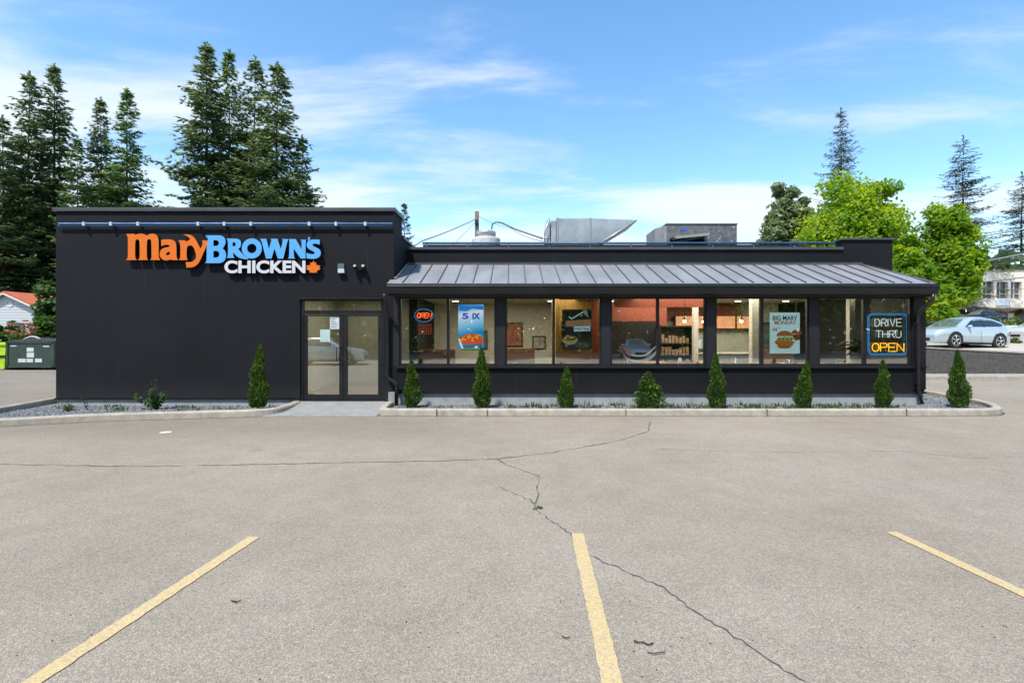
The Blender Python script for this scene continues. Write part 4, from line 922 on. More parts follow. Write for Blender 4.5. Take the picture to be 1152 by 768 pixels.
b = OB(); b.prism([(x0 - .002, YU), (rx(737, YU + .45), YU + .45), (rx(737, YU + .45), YU + 1.5), (x0 - .002, YU + 1.5)][::1], 'z', zb, ztp - .03); b.build("side_panel", mat("unit_side_lit", (.34, .33, .32), .5, metal=.3, var=.3, vscale=5), o)  # lit tone of the left side is put into its lighter colour
b = OB(); b.box(x0 - .02, x1 + .02, YU - .02, YU + 1.52, ztp, ztp + .03); b.build("lid", mat("unit_lid", (.12, .12, .12), .5), o)
b = OB(); ux0, ux1, uz0, uz1 = rx(753.5, YU), rx(793, YU), rz(277, YU), rz(265.5, YU)
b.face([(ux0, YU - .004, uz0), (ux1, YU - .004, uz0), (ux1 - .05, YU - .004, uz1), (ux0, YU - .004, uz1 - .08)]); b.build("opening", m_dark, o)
b = OB(); b.tube([(ux0, YU - .03, uz0), (ux1, YU - .03, uz0)], .04, 4); b.prism([(ux0, uz1 - .08), (ux1, uz1 + .03), (ux1, uz1 - .05), (ux0 + .1, uz1 - .14)], 'y', YU - .35, YU - .01)
b.face([(ux0, YU - .34, uz0 + .07), (ux1 - .1, YU - .34, uz1 - .03), (ux1 - .06, YU - .02, uz1 - .06), (ux0 + .02, YU - .02, uz0 + .05)])
b.build("louvre", mat("louvre_grey", (.40, .39, .37), .5, metal=.3), o)
b = OB()
rr = random.Random(11)
for k in range(26):
    x = rr.uniform(x0 + 1.2, x1 - .1); z = rr.uniform(zb + .5, ztp - .1); s_ = rr.uniform(.01, .03); b.box(x, x + s_, YU - .006, YU - .001, z, z + s_ * rr.uniform(.8, 2))
b.build("chipped_paint", mat("chips", (.62, .62, .60), .6), o)
b = OB(); b.box(rx(765, YU), rx(773, YU), YU - .006, YU - .001, rz(259.5, YU), rz(256.5, YU)); b.build("blue_label", mat("blue_label", (.05, .12, .45), .5), o)
# utility poles and cables
def pole(px, py_top, Y, r, label):
    x = (px - CX) / F * Y; zt_ = CH - (py_top - HY) / F * Y; o = tag(empty("utility_pole", (x, Y, 0)), label, "utility pole")
    b = MB(); b.tube([(0, 0, 0), (0, 0, zt_)], [r * 1.2, r], 10); b.build("post", m_wood_pole, o)
    b = MB(); b.tube([(0, 0, zt_ - .7), (.0, -.25, zt_ - .75)], .05, 6); b.box(-.1, .1, -.3, -.2, zt_ - 1.0, zt_ - .7); b.build("bracket", m_trim, o); return o
pole(536.5, 238, 40, .16, "wooden utility pole top rising behind the restaurant roof")
def cable(pts, r, m, label, group=None, sag=0):
    fine = []
    for a, c in zip(pts, pts[1:]):
        for k in range(8): q = a.lerp(c, k / 8); q.z -= sag * (c - a).length * (k / 8) * (1 - k / 8) * 4; fine.append(q)
    fine.append(pts[-1]); b = MB(); o0 = fine[0].copy(); b.tube([p - o0 for p in fine], r, 5); o = b.build("overhead_cable", m, None); o.location = o0; return tag(o, label, "cable", group)
m_cable = mat("black_cable", (.05, .05, .055), .6); m_cable2 = mat("pale_cable", (.34, .38, .36), .5)
cable([P(534, 247, 40), P(521, 253, 36), P(475, 271, 26), P(455, 282, 21)], .028, m_cable, "black service cable dropping left from the wooden pole", sag=.004)
cable([P(538, 243, 40), P(575, 257, 30), P(613, 272, 19)], .012, m_cable, "thin cable running right from the wooden pole", sag=.01)
cable([P(553, 258, 16.6), P(554, 252, 16.6), P(558, 249.8, 16.6), P(564, 250.5, 16.6), P(580, 258, 16.6), P(611, 268.5, 16.5)], .028, mat("grey_conduit", (.22, .22, .2), .5), "grey conduit arching from the exhaust fan to the duct")
cable([P(535, 250, 40), P(510, 275, 30), P(500, 288, 25)], .012, m_cable, "thin cable dropping steeply from the pole to the roof")
for pts, r, m, lb in (([(880, 318), (1004.6, 290), (1105.6, 265.7), (1200, 249), (1420, 205)], .055, m_cable2, "thick pale cable crossing highest in front of the lime trees"),
                      ([(880, 290), (1004, 296.7), (1066, 298.7), (1112, 293), (1200, 276), (1420, 235)], .035, m_cable2, "pale cable crossing in the middle of the lime trees"),
                      ([(900, 318), (1013, 309), (1060, 302), (1112, 294.5), (1200, 278), (1420, 240)], .03, m_cable, "dark cable crossing below the two pale cables"),
                      ([(1000, 318), (1072, 319), (1097, 318.5), (1152, 312), (1420, 268)], .03, m_cable, "lowest dark cable crossing before the beige building")):
    cable([P(a, c, 36) for a, c in pts], r, m, lb)
for (a, c, lb) in ((1083, 288, "dark splice case on the cable before the lime tree"), (1135.5, 282, "dark splice case hanging near the bare conifer")):
    b = MB(); b.tube([(-.36, 0, -.05), (-.3, 0, -.04), (.3, 0, .04), (.36, 0, .05)], [.04, .1, .1, .04], 8); q = b.build("splice_case", m_cable, None); q.location = P(a, c, 36) ; tag(q, lb, "cable splice")
pole(1421, 190, 36, .18, "wooden utility pole standing beyond the right edge of the view")

# ------------------------------------------------------------------ vegetation builders
def norm(v): return v / (np.linalg.norm(v) + 1e-9)
def tube_mesh(name, segs, m, parent):
    """segs: list of (p0, p1, r0, r1); four-sided tapered sticks"""
    V = []
    for p0, p1, r0, r1 in segs:
        d = norm(p1 - p0); u = norm(np.cross(d, [0.3, .9, .1])); w = np.cross(d, u)
        a = [p0 + (u * math.cos(k * 1.2566) + w * math.sin(k * 1.2566)) * r0 for k in range(5)]; c = [p1 + (u * math.cos(k * 1.2566) + w * math.sin(k * 1.2566)) * r1 for k in range(5)]
        for k in range(5): V += [a[k], a[(k + 1) % 5], c[(k + 1) % 5], c[k]]
    return quads_mesh(name, V, m, parent)
m_fir = leafmat("fir_needles", (.06, .10, .04), (.32, .38, .13), .46, .3)
m_fir2 = leafmat("fir_needles_grey", (.08, .10, .065), (.24, .27, .16), .3, .3)
m_spruce = leafmat("fir_needles_green", (.06, .12, .035), (.33, .43, .11), .48, .3)
def conifer(name, H, Rm, seed, m, leaf=.34, dens=1.0, whorl=.55, base=.06, irregular=.35, sparse=False):
    g = np.random.default_rng(seed); o = empty(name); segs = []; V = []; T = []
    n = 14; wob = g.uniform(-.12, .12, (n + 1, 2)).cumsum(0) * .35
    cen = lambda z: np.array([np.interp(z / H * n, range(n + 1), wob[:, 0]), np.interp(z / H * n, range(n + 1), wob[:, 1]), z])
    for k in range(n):
        z0, z1 = H * k / n, H * (k + 1) / n; segs.append((cen(z0), cen(z1), max(.025, .0105 * H * (1 - k / n)), max(.02, .0105 * H * (1 - (k + 1) / n))))
    z = H * base
    while z < H * .985:
        t = z / H; prof = (1 - t) ** .78 if not sparse else (1 - t) ** .7
        if t < .22: prof *= .72 + .28 * t / .22
        nb = g.integers(4, 7) if not sparse else g.integers(5, 8)
        for q in range(nb):
            a = g.uniform(0, 6.283); Lb = max(.25, Rm * prof * g.uniform(1 - irregular * 1.4, 1 + irregular * .55))
            if g.random() < .06: Lb *= 1.3
            d = np.array([math.cos(a), math.sin(a), 0]); side = np.array([-d[1], d[0], 0]); el0 = (.45 * t - .1) if not sparse else (.3 * t - .08)
            st = max(.22, leaf * .62); ns = max(2, int(Lb / st)); p = cen(z); prev = p
            dr = g.uniform(.16, .30) * (1 - t * .6)
            for i in range(1, ns + 1):
                f = i / ns; r_ = Lb * f; zz = r_ * el0 - dr * Lb * (f ** 1.5) + (.16 * Lb * f ** 4)
                pt = p + d * r_ + np.array([0, 0, zz]) + side * math.sin(f * 2 + q) * .06 * Lb
                if i % 2 == 0 or i == ns:
                    segs.append((prev, pt, max(.012, .022 * Lb * (1 - f) / 2 + .012), .012)); prev = pt
                if f < (.12 if not sparse else .08): continue
                tw = (Lb * .30) * (1.15 - f) + leaf * .55
                for sgn in (-1, 1):
                    if g.random() > dens: continue
                    m_ = max(1, int(tw / (leaf * .55)))
                    for j in range(m_):
                        c = pt + side * sgn * tw * (j + .5) / m_ + d * (tw * .32 * (j + .5) / m_) + g.normal(0, leaf * .16, 3); c[2] -= .12 * tw * (j + .5) / m_
                        ax = norm(side * sgn * .8 + d * g.uniform(.3, 1.0) + np.array([0, 0, g.uniform(-.45, .15)])); w = norm(np.cross(ax, [g.uniform(-.5, .5), g.uniform(-.5, .5), 1]))
                        l = leaf * g.uniform(.8, 1.5); h = leaf * g.uniform(.10, .20)
                        V += [c - ax * l * .55, c + w * h - ax * l * .05, c + ax * l * .6, c - w * h]
                        T.append(g.uniform(-.35, .35) + .12 * f)
                        if not sparse and g.random() < .75:     # hanging spray
                            w2 = norm(np.cross(ax, w)); c2 = c - np.array([0, 0, leaf * .2])
                            V += [c2 - ax * l * .4, c2 + w2 * h, c2 + ax * l * .5, c2 - w2 * h]; T.append(g.uniform(-.45, .2))
                if i == ns:
                    V += [pt - side * leaf * .2, pt + d * leaf * .9, pt + side * leaf * .2, pt - d * .1]; T.append(.3)
        z += whorl * g.uniform(.55, 1.35) * (1 - .45 * t)
    for k in range(10):
        c = cen(H * (.97 + .003 * k)); a = g.uniform(0, 6.28); l = leaf * .6
        V += [c, c + np.array([math.cos(a) * l * .6, math.sin(a) * l * .6, l * .5]), c + np.array([math.cos(a) * l * .3, math.sin(a) * l * .3, l]), c + np.array([0, 0, l * .4])]; T.append(.1)
    tube_mesh("trunk", segs, m_bark, o); quads_mesh("crown", V, m, o, T); return o
def leafy(name, H, blobs, seed, m, leaf=.2, count=9000, trunk_r=.16, clumps=60, crf=.44, splay=.8):
    """blobs: list of (x,y,z,rx,ry,rz) ellipsoids relative to the base; clumps of leaves spread over them, gaps between"""
    g = np.random.default_rng(seed); o = empty(name); V = []; T = []; segs = []
    vol = np.array([b_[3] * b_[4] * b_[5] for b_ in blobs]); vol = vol / vol.sum(); cs = []
    for b_, v in zip(blobs, vol):
        c0 = np.array(b_[:3]); r = np.array(b_[3:])
        for k in range(max(4, int(clumps * v))):
            d = norm(g.normal(0, 1, 3)); rad = g.uniform(.35, 1.0) ** .5 * g.uniform(.8, 1.04)
            cs.append((c0 + d * r * rad, min(r) * crf * g.uniform(.65, 1.35), g.uniform(-.28, .28), d))
    zt0 = min(b_[2] - b_[5] for b_ in blobs); base = np.array([0, 0, 0.]); fork = np.array([0, 0, max(.5, zt0 + .15 * H)])
    segs.append((base, fork, trunk_r * 1.15, trunk_r * .8))
    per = max(8, count // len(cs))
    for i, (c, r, tn, d) in enumerate(cs):
        if i % 3 == 0:
            mid = fork * .5 + c * .5 + g.normal(0, .12, 3); segs.append((fork, mid, trunk_r * .35, trunk_r * .2)); segs.append((mid, c, trunk_r * .2, .012))
        n_ = int(per * g.uniform(.6, 1.3))
        dd = g.normal(0, 1, (n_, 3)); dd /= np.linalg.norm(dd, axis=1)[:, None]; rr_ = g.uniform(.2, 1.0, n_) ** .6
        for k in range(n_):
            p = c + dd[k] * r * rr_[k] * np.array([1.15, 1.15, .8]); nrm = norm(dd[k] * .5 + d * .3 + np.array([0, 0, .7]) + g.normal(0, splay, 3)); u = norm(np.cross(nrm, g.normal(0, 1, 3))); w = np.cross(nrm, u); l = leaf * g.uniform(.6, 1.2)
            V += [p - u * l * .5, p + w * l * .32, p + u * l * .5, p - w * l * .32]; T.append(tn + g.uniform(-.22, .22))
    tube_mesh("trunk", segs, m_bark, o); quads_mesh("crown", V, m, o, T); return o
def at(o, px, Y, z0=0, s=1, rz=0):
    o.location = ((px - CX) / F * Y, Y, z0); o.rotation_euler = (0, 0, rz); o.scale = (s, s, s); return o

# conifers behind the left block
fA = conifer("fir_tree", 30, 5.4, 1, m_fir, leaf=.50, whorl=.56)
fB = conifer("fir_tree", 28, 5.6, 2, m_fir, leaf=.50, whorl=.58, irregular=.45)
fC = conifer("fir_tree", 26, 4.4, 3, m_spruce, leaf=.48, whorl=.56)
pro = [fA, fB, fC]; used = [False] * 3; HH = [30, 28, 26]
# pixel of the tip, distance, prototype, width factor, label
firs = [(33, 78, 46, 1, 1.0, "second tall fir from the left edge with thin open top"), (62, 71, 48, 0, 1.0, "third tall fir from the left edge, highest of the left cluster"),
        (3, 128, 43, 1, 1.1, "fir cut off by the left edge of the view"), (113, 108, 50, 0, .9, "narrow fir standing left of the gap before the big clump"),
        (143, 98, 47, 2, 1.05, "fir with an open right side just left of the gap before the big clump"), (88, 152, 44, 2, .95, "shorter green fir filling the space between the left cluster and the narrow fir"),
        (233, 49, 44, 0, 1.15, "tallest fir, leftmost of the big clump above the sign"), (257, 57, 47, 2, .9, "slim fir second in the big clump above the sign"),
        (287, 64, 46, 1, .95, "third fir of the big clump above the sign, with visible trunk"), (312, 69, 44, 1, 1.15, "rightmost fir of the big clump with long branches reaching right"),
        (455, 228, 58, 2, 1.0, "small fir top peeping up right of the black left block"), 
        (340, 152, 44, 1, 1.12, "lower fir leaning out at the right foot of the big clump"), (20, 190, 55, 0, 1.3, "low dark fir behind the roofed house"), (135, 190, 56, 1, 1.3, "low dark fir behind the narrow firs"),
        (60, 200, 58, 2, 1.4, "low dark fir filling behind the left cluster"), (270, 170, 54, 1, 1.35, "dark fir filling behind the big clump")]
for i, (px, py, Y, k, w, lb) in enumerate(firs):
    h = CH - (py - HY) / F * Y; s_ = h / HH[k]
    if not used[k]: o = pro[k]; used[k] = True
    else: o = copy_tree(pro[k])
    if px < 210: s_ *= 1.3; Y *= 1.3; h *= 1.3
    at(o, px, Y, -.4 * 1.76 if px < 210 else 0, 1, i * 1.37); o.scale = (s_ * w * 1.0, s_ * w * 1.0, s_)
    tag(o, lb, "fir tree", "tall firs behind the restaurant")
# bare-looking conifers on the right
sA = conifer("bare_conifer", 26, 4.6, 11, m_fir2, leaf=.42, whorl=.62, dens=.85, sparse=True, irregular=.45); sB = conifer("bare_conifer", 24, 5.4, 12, m_fir2, leaf=.42, whorl=.62, dens=.9, sparse=True, irregular=.4)
for i, (px, py, Y, pr, h0, w, lb) in enumerate(((946, 122, 56, sA, 26, .95, "sparse conifer rising alone above the big lime tree"), (1082, 153, 62, sB, 24, 1.05, "sparse layered conifer rising behind the second lime tree"), (1150, 193, 78, None, 24, 1.15, "sparse conifer at the right edge behind the cables"))):
    o = pr if pr else copy_tree(sB); z0 = 2.5 if px > 1000 else 1.0
    h = CH - (py - HY) / F * Y - z0; s_ = h / h0; at(o, px, Y, z0, 1, i * 2.1 + .6); o.scale = (s_ * w, s_ * w, s_); tag(o, lb, "conifer", "sparse conifers on the right")
# deciduous trees on the right
m_lime = leafmat("lime_leaves", (.15, .28, .025), (.74, .78, .06), .56, .35); m_greyleaf = leafmat("grey_green_leaves", (.14, .19, .08), (.55, .58, .34), .45, .45)
def crown_from_px(px0, px1, py0, py1, Y, base, n=5, seed=0, taper=.5):
    g = random.Random(seed); xm = ((px0 + px1) / 2 - CX) / F * Y; hw = (px1 - px0) / 2 / F * Y; zt_ = CH - (py0 - HY) / F * Y - base; zb_ = CH - (py1 - HY) / F * Y - base; hh = (zt_ - zb_) / 2
    bl = [(0, 0, zb_ + hh * .8, hw * .84, hw * .75, hh * .9), (0, 0, zt_ - hh * .52, hw * .62, hw * .55, hh * .55)]
    for k in range(n): a = 6.283 * k / n + g.random(); bl.append((math.cos(a) * hw * .58, math.sin(a) * hw * .45, zb_ + hh * g.uniform(.35, 1.15), hw * .42, hw * .42, hh * .42))
    return zt_, bl
def leafytree(name, px0, px1, py0, py1, Y, base, seed, m, leaf, count, label, clumps, group=None, cat="tree", **k):
    zt_, bl = crown_from_px(px0, px1, py0, py1, Y, base, 6, seed); o = leafy(name, zt_, bl, seed, m, leaf, count, clumps=clumps, trunk_r=max(.03, zt_ * .018), **k); at(o, (px0 + px1) / 2, Y, base); return tag(o, label, cat, group)
leafytree("leafy_tree", 852, 920, 204, 330, 42, .5, 21, m_greyleaf, .42, 15000, "dull grey green tree left of the big lime tree", 130)
leafytree("lime_tree", 899, 1026, 195, 345, 36, .3, 22, m_lime, .31, 42000, "big rounded lime green tree behind the right end of the roof", 260, "lime green trees on the right")
leafytree("lime_tree", 1036, 1103, 222, 350, 33, .8, 23, m_lime, .28, 32000, "tall narrow lime green tree in front of the beige building", 210, "lime green trees on the right")
leafytree("lime_tree", 1001, 1046, 262, 350, 31, .5, 24, m_lime, .30, 11000, "low lime green tree squeezed between the two larger lime trees", 100, "lime green trees on the right")
leafytree("lime_tree", 1030, 1078, 314, 360, 30.5, .8, 25, m_lime, .28, 8000, "small lime green tree hanging low over the parked cars", 70, "lime green trees on the right")
# left background shrubs
m_shrub = leafmat("shrub_leaves", (.06, .12, .022), (.32, .40, .07), .5, .6); m_maple = leafmat("young_maple_leaves", (.05, .11, .03), (.17, .26, .06), .4, .5)
leafytree("shrub", -12, 24, 360, 392, 28, 0, 31, m_shrub, .2, 4500, "green shrub with a few pink flowers left behind the dumpster", 50, "shrubs behind the dumpster", "shrub")
leafytree("shrub", 20, 78, 357, 392, 28.5, 0, 32, m_shrub, .2, 6500, "wide yellow green shrub right behind the dumpster", 60, "shrubs behind the dumpster", "shrub")
leafytree("young_tree", 38, 92, 308, 392, 31, 0, 33, m_maple, .26, 6500, "young feathery green tree touching the black wall at left", 60)
for sp_ in range(2):
    o = [q for q in bpy.data.objects if q.name.startswith("shrub")][sp_]
m_flower = mat("pink_flowers", (.50, .17, .12), .6, var=.3)
b = MB(); rr = random.Random(8); fl = P(24, 372, 27.0)
for k in range(26):
    x, z = rr.gauss(0, .5), rr.gauss(0, .2); b.box(x, x + .07, rr.uniform(-.2, .1), .15, z, z + .055, rot=Matrix.Rotation(rr.uniform(0, 3), 4, 'Y'))
q = b.build("blossom", m_flower, None); q.location = fl; tag(q, "coral blossoms scattered on the shrub behind the dumpster", "flowers"); q['kind'] = 'stuff'

# small cedars
m_cedar = leafmat("cedar_sprays", (.045, .105, .02), (.27, .40, .06), .45, 4)
def cedar(H, Wd, seed, messy=0.0, n=3000):
    g = np.random.default_rng(seed); o = empty("cedar"); V = []; T = []
    lump = [(g.uniform(0, 6.28), g.uniform(.05, .8), g.uniform(.08, .22)) for _ in range(9)]
    for k in range(n):
        t = g.uniform(0, 1) ** 1.15; a = g.uniform(0, 6.28); prof = (1 - t) ** .72 * (.62 + .38 * min(1, t / .18)); r0 = Wd / 2 * prof * (1 + messy * g.uniform(-.6, .9))
        r0 *= 1 + sum(A * math.cos(a - a0) * math.exp(-((t - t0) / .1) ** 2) for a0, t0, A in lump) * 1.4
        r = r0 * g.uniform(.3, 1.06) ** .5; p = np.array([math.cos(a) * r, math.sin(a) * r, .06 * H + t * H * .94])
        ax = norm(np.array([math.cos(a) * .55, math.sin(a) * .55, 1.0]) + g.normal(0, .32 + messy, 3)); w = norm(np.cross(ax, norm(np.array([math.cos(a), math.sin(a), 0]) + g.normal(0, .7, 3))))
        l = .075 * g.uniform(.6, 1.3); h = .015 * g.uniform(.7, 1.4)
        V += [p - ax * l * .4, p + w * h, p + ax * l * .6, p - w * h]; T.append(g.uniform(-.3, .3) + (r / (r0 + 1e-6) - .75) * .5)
    tube_mesh("trunk", [(np.array([0, 0, -.02]), np.array([0, 0, .6 * H]), .016, .006)], m_bark, o); quads_mesh("foliage", V, m_cedar, o, T); return o
cprot = [cedar(1.25, .5, 41), cedar(1.25, .5, 42), cedar(.8, .52, 43, messy=.45, n=1700)]; cu_ = [False] * 3
ced = [(290, 386, 457.5, 25, 0, 11.75, "slender cedar beside the entrance, in front of the tall black wall"), (461.5, 402, 454, 23, 1, 12.0, "cedar below the oval neon open sign"), (543, 388, 454, 25, 0, 11.9, "taller cedar in front of the blue chicken screen"),
       (638.5, 409, 455, 22, 1, 11.9, "squat cedar below the second window"), (729, 417, 456, 34, 2, 11.9, "ragged bushy cedar below the third window"), (807.5, 397, 456, 24, 0, 11.85, "cedar in front of the pier between third and fourth windows"),
       (904.5, 405, 456, 22, 1, 11.85, "cedar below the burger poster"), (992.5, 402, 454, 20, 0, 11.95, "cedar below the drive thru neon sign"), (1079, 393, 456, 24, 1, 11.9, "cedar standing alone past the right end of the building")]
for i, (px, y0, y1, w, k, Y, lb) in enumerate(ced):
    hgt = (y1 - y0 + 1.5) / F * Y; wid = w / F * Y; h0, w0 = ((1.25, .5), (1.25, .5), (.8, .52))[k]
    if not cu_[k]: o = cprot[k]; cu_[k] = True
    else: o = copy_tree(cprot[k])
    o.location = ((px - CX) / F * Y, Y, .02 if px < 400 else .04); o.rotation_euler = (R((-2, 1.5, -1, 2.5, 0, 3, -2, 1, 2)[i]), R((1, -2, 2, 0, -3, 1, 2, -2, 1)[i]), i * 1.9); o.scale = (wid / w0, wid / w0, hgt / h0); tag(o, lb, "cedar", "small cedars planted along the front bed")
# weeds
m_weed = leafmat("weed_leaves", (.05, .11, .03), (.17, .28, .07), .4, 3); m_dry = leafmat("dry_weed", (.08, .06, .03), (.16, .13, .06), .2, 3)
def weed(px, y0, Y, wpx, seed, label, m, n=160, leaf=.07, stalk=True):
    g = np.random.default_rng(seed); H = (454 - y0) / F * Y; Wd = wpx / F * Y; o = tag(empty("weed_plant", ((px - CX) / F * Y, Y, .02)), label, "weed", "tall weeds in the left bed"); V = []; T = []; segs = []
    for k in range(7 if wpx > 14 else 3):
        a = g.uniform(0, 6.28); top = np.array([math.cos(a) * Wd * .45 * g.uniform(.2, 1), math.sin(a) * .12, H * g.uniform(.35, .7)]); 
        if k == 0: top = np.array([0, 0, H])
        segs.append((np.zeros(3), top, .006, .003))
        for j in range(n // 7):
            f = g.uniform(.15, 1) ** (1.3 if k == 0 else .8); p = top * f + g.normal(0, .03, 3); nr = norm(g.normal(0, .6, 3) + np.array([0, -.3, .8])); u = norm(np.cross(nr, g.normal(0, 1, 3))); w = np.cross(nr, u); l = leaf * g.uniform(.5, 1.2) * (1 - .6 * f if k == 0 else 1)
            V += [p - u * l * .5, p + w * l * .25, p + u * l * .5, p - w * l * .25]; T.append(g.uniform(-.3, .3))
    tube_mesh("stem", segs, m_dry, o); quads_mesh("leaves", V, m, o, T)
weed(174, 419, 11.8, 52, 51, "bushy green weed with one tall stalk against the black wall", m_weed, 700, .085); weed(98, 430, 11.7, 8, 52, "thin dry brown weed stalk left of the bushy weed", m_dry, 130, .045); weed(77, 442, 11.6, 16, 53, "leggy low weed nearest the left corner of the wall", m_weed, 260, .05)
weed(66, 434, 11.9, 12, 54, "wispy brown weed at the very corner of the wall", m_dry, 90, .03)
V = []; T = []
def tuft(x, y, n, h, spread=.07):
    for _ in range(n):
        a = rng.uniform(0, 6.28); bx = x + rng.normal(0, spread); by = y + rng.normal(0, spread * .5); hh = h * rng.uniform(.4, 1.1); ln = rng.uniform(.1, .6) * hh; w = .006 * rng.uniform(.7, 1.8)
        p = np.array([bx, by, .02 if x < -4 else .04]); t_ = p + np.array([math.cos(a) * ln, math.sin(a) * ln, hh]); m_ = (p + t_) / 2 + np.array([0, 0, hh * .12]); s_ = np.array([math.cos(a + 1.57) * w, math.sin(a + 1.57) * w, 0])
        V.extend([p - s_, p + s_, m_ + s_, m_ - s_]); V.extend([m_ - s_, m_ + s_, t_ + s_ * .1, t_ - s_ * .1]); v = rng.uniform(-.35, .35); T.extend([v, v])
for k in range(420):
    px = rng.uniform(560, 1015); d_ = .35 + .65 * math.exp(-((px - 900) / 90) ** 2) + .5 * math.exp(-((px - 745) / 50) ** 2) + .3 * math.exp(-((px - 650) / 60) ** 2)
    if rng.random() < d_: Y = rng.uniform(11.4, 12.35); tuft((px - CX) / F * Y, Y, int(rng.uniform(4, 12)), rng.uniform(.05, .15))
for k in range(26): px = rng.uniform(440, 560); Y = rng.uniform(11.5, 12.3); tuft((px - CX) / F * Y, Y, 5, .07)
for k in range(46): px = rng.choice([rng.uniform(115, 140), rng.uniform(195, 225), rng.uniform(235, 318)]); Y = rng.uniform(11.4, 12.3); tuft((px - CX) / F * Y, Y, 8, .09)
for k in range(10): tuft(rng.uniform(10.6, 11.3), rng.uniform(12.2, 13), 5, .06)
tag(quads_mesh("grass", V, m_weed, None, T), 'short green grass and weeds growing through the gravel in the planting beds', kind='stuff')

# ------------------------------------------------------------------ dumpster, bin, house
YDm = 25.3; sc_ = YDm / F
o = tag(empty("dumpster", ((34.5 - CX) * sc_, YDm + .8, 0)), "dark green steel dumpster with white stickers beside the restaurant", "dumpster")
m_dump = mat("dumpster_green", (.035, .060, .045), .5, var=.3, vscale=3); hw = 26.5 * sc_; H = 1.38
b = MB(); b.box(-hw, hw, -.8, .8, .12, H); b.build("body", m_dump, o)
b = MB(); b.box(-hw - .04, hw + .04, -.84, .84, H - .06, H + .04, .01)
for x in (-hw * .985, hw * .985): b.box(x - .04, x + .04, -.84, -.8, .12, H)
b.box(-hw, hw, -.84, -.8, .12, .22); b.build("rim", m_dump, o)
b = MB(); b.prism([(-.84, H + .05), (-.3, H + .10), (.84, H + .18), (.84, H + .14), (-.84, H + .02)], 'x', -hw, -.02); b.prism([(-.84, H + .05), (-.3, H + .10), (.84, H + .18), (.84, H + .14), (-.84, H + .02)], 'x', .02, hw); b.build("lid", mat("lid_plastic", (.03, .035, .035), .6), o)
b = MB(); b.tube([(-.5 + .14 * k - .1, -.5, H + .12 + .14 * math.sin(k / 6 * math.pi)) for k in range(7)], .05, 8); b.build("refuse_bag", mat("pale_bag", (.45, .42, .36), .6), o)
for x0, z0, w, h in ((-.19, .62, .36, .24), (-.19, .9, .34, .2), (-.62, .38, .38, .18), (-.2, .38, .32, .18), (.22, .38, .34, .18), (-1.0, 1.16, .3, .05), (.62, 1.14, .3, .06)):
    b = MB(); b.box(x0, x0 + w, -.808, -.802, z0, z0 + h); b.build("sticker", mat("sticker", (.6, .62, .6), .6, var=.15, vscale=9), o)
b = MB()
for x in (-hw * .8, hw * .8): b.box(x - .08, x + .08, -.7, .7, 0, .12)
b.build("skid", m_dark, o)
o = tag(empty("wheelie_bin", ((-2 - CX) * sc_, YDm + .3, 0)), "bright lime green plastic bin cut off by the left edge of the view", "bin")
m_limeb = mat("lime_plastic", (.40, .62, .015), .5, var=.25, vscale=4)
b = MB(); b.prism([(-.30, .08), (.30, .08), (.38, 1.2), (-.38, 1.2)], 'y', -.3, .35); b.build("body", m_limeb, o); b = MB(); b.box(-.42, .42, -.36, .42, 1.21, 1.36, .03); b.build("lid", m_limeb, o)
b = MB(); b.box(-.40, .40, -.34, -.302, .62, .72); b.build("band", m_dark, o); b = MB(); b.tube([(-.36, .4, .1), (.36, .4, .1)], .1, 14); b.build("wheel", m_rubber, o)
YH = 44; hx = lambda px: (px - CX) / F * YH; hz = lambda py: CH - (py - HY) / F * YH
hc = (hx(8), YH, 0); o = tag(empty("house", hc), "white sided house with an orange red roof behind the shrubs at left", "house")
m_siding = bpy.data.materials.new("lap_siding"); m_siding.use_nodes = True; t = m_siding.node_tree; pbn = t.nodes["Principled BSDF"]; tc = N(t, "ShaderNodeTexCoord"); wv = N(t, "ShaderNodeTexWave", bands_direction='Z'); L(t, tc.outputs['Object'], wv.inputs[0]); wv.inputs['Scale'].default_value = 1.3
cr = N(t, "ShaderNodeValToRGB"); L(t, wv.outputs[1], cr.inputs[0]); cr.color_ramp.elements[0].position = .02; cr.color_ramp.elements[0].color = (.38, .39, .40, 1); cr.color_ramp.elements[1].position = .25; cr.color_ramp.elements[1].color = (.62, .63, .64, 1); L(t, cr.outputs[0], pbn.inputs['Base Color']); pbn.inputs['Roughness'].default_value = .7
ew = hx(40) - hx(8); pk = hz(330); ev = hz(344.5)
b = MB(); b.prism([(-ew, 0), (ew, 0), (ew, ev), (0, pk), (-ew, ev)], 'y', 0, 10); b.build("wall", m_siding, o)
m_rf = mat("orange_roof", (.52, .13, .055), .75, var=.2, vscale=2)
b = MB(); ov = .35; sl = (pk - ev) / ew
for sg in (-1, 1): b.prism([(0.005 * sg, pk + .02), (sg * (ew + ov), ev - sl * ov + .02), (sg * (ew + ov), ev - sl * ov + .16), (0.005 * sg, pk + .18)], 'y', -ov, 10.3)
b.build("roof", m_rf, o)
b = MB(); b.box(ew - .01, ew + 6, 4, 9, 0, ev - .3); b.build("side_wing", m_siding, o)
b = MB(); b.prism([(3.4, ev - .3), (6.5, ev + 1.4), (9.6, ev - .3)], 'x', ew + .3, ew + 6.3); b.build("wing_roof", m_rf, o)
b = MB()
for sg in (-1, 1): b.prism([(0.02 * sg, pk - .12), (sg * (ew + ov), ev - sl * ov - .12), (sg * (ew + ov), ev - sl * ov + .015), (0.02 * sg, pk + .015)], 'y', -ov - .03, -ov + .02)
b.build("bargeboard", m_white, o)
b = MB(); b.tube([(.25 + .28 * math.cos(k * .3927), -.02, hz(341.5) + .28 * math.sin(k * .3927)) for k in range(16)], .03, 6, closed=True); b.build("round_vent", m_white, o)
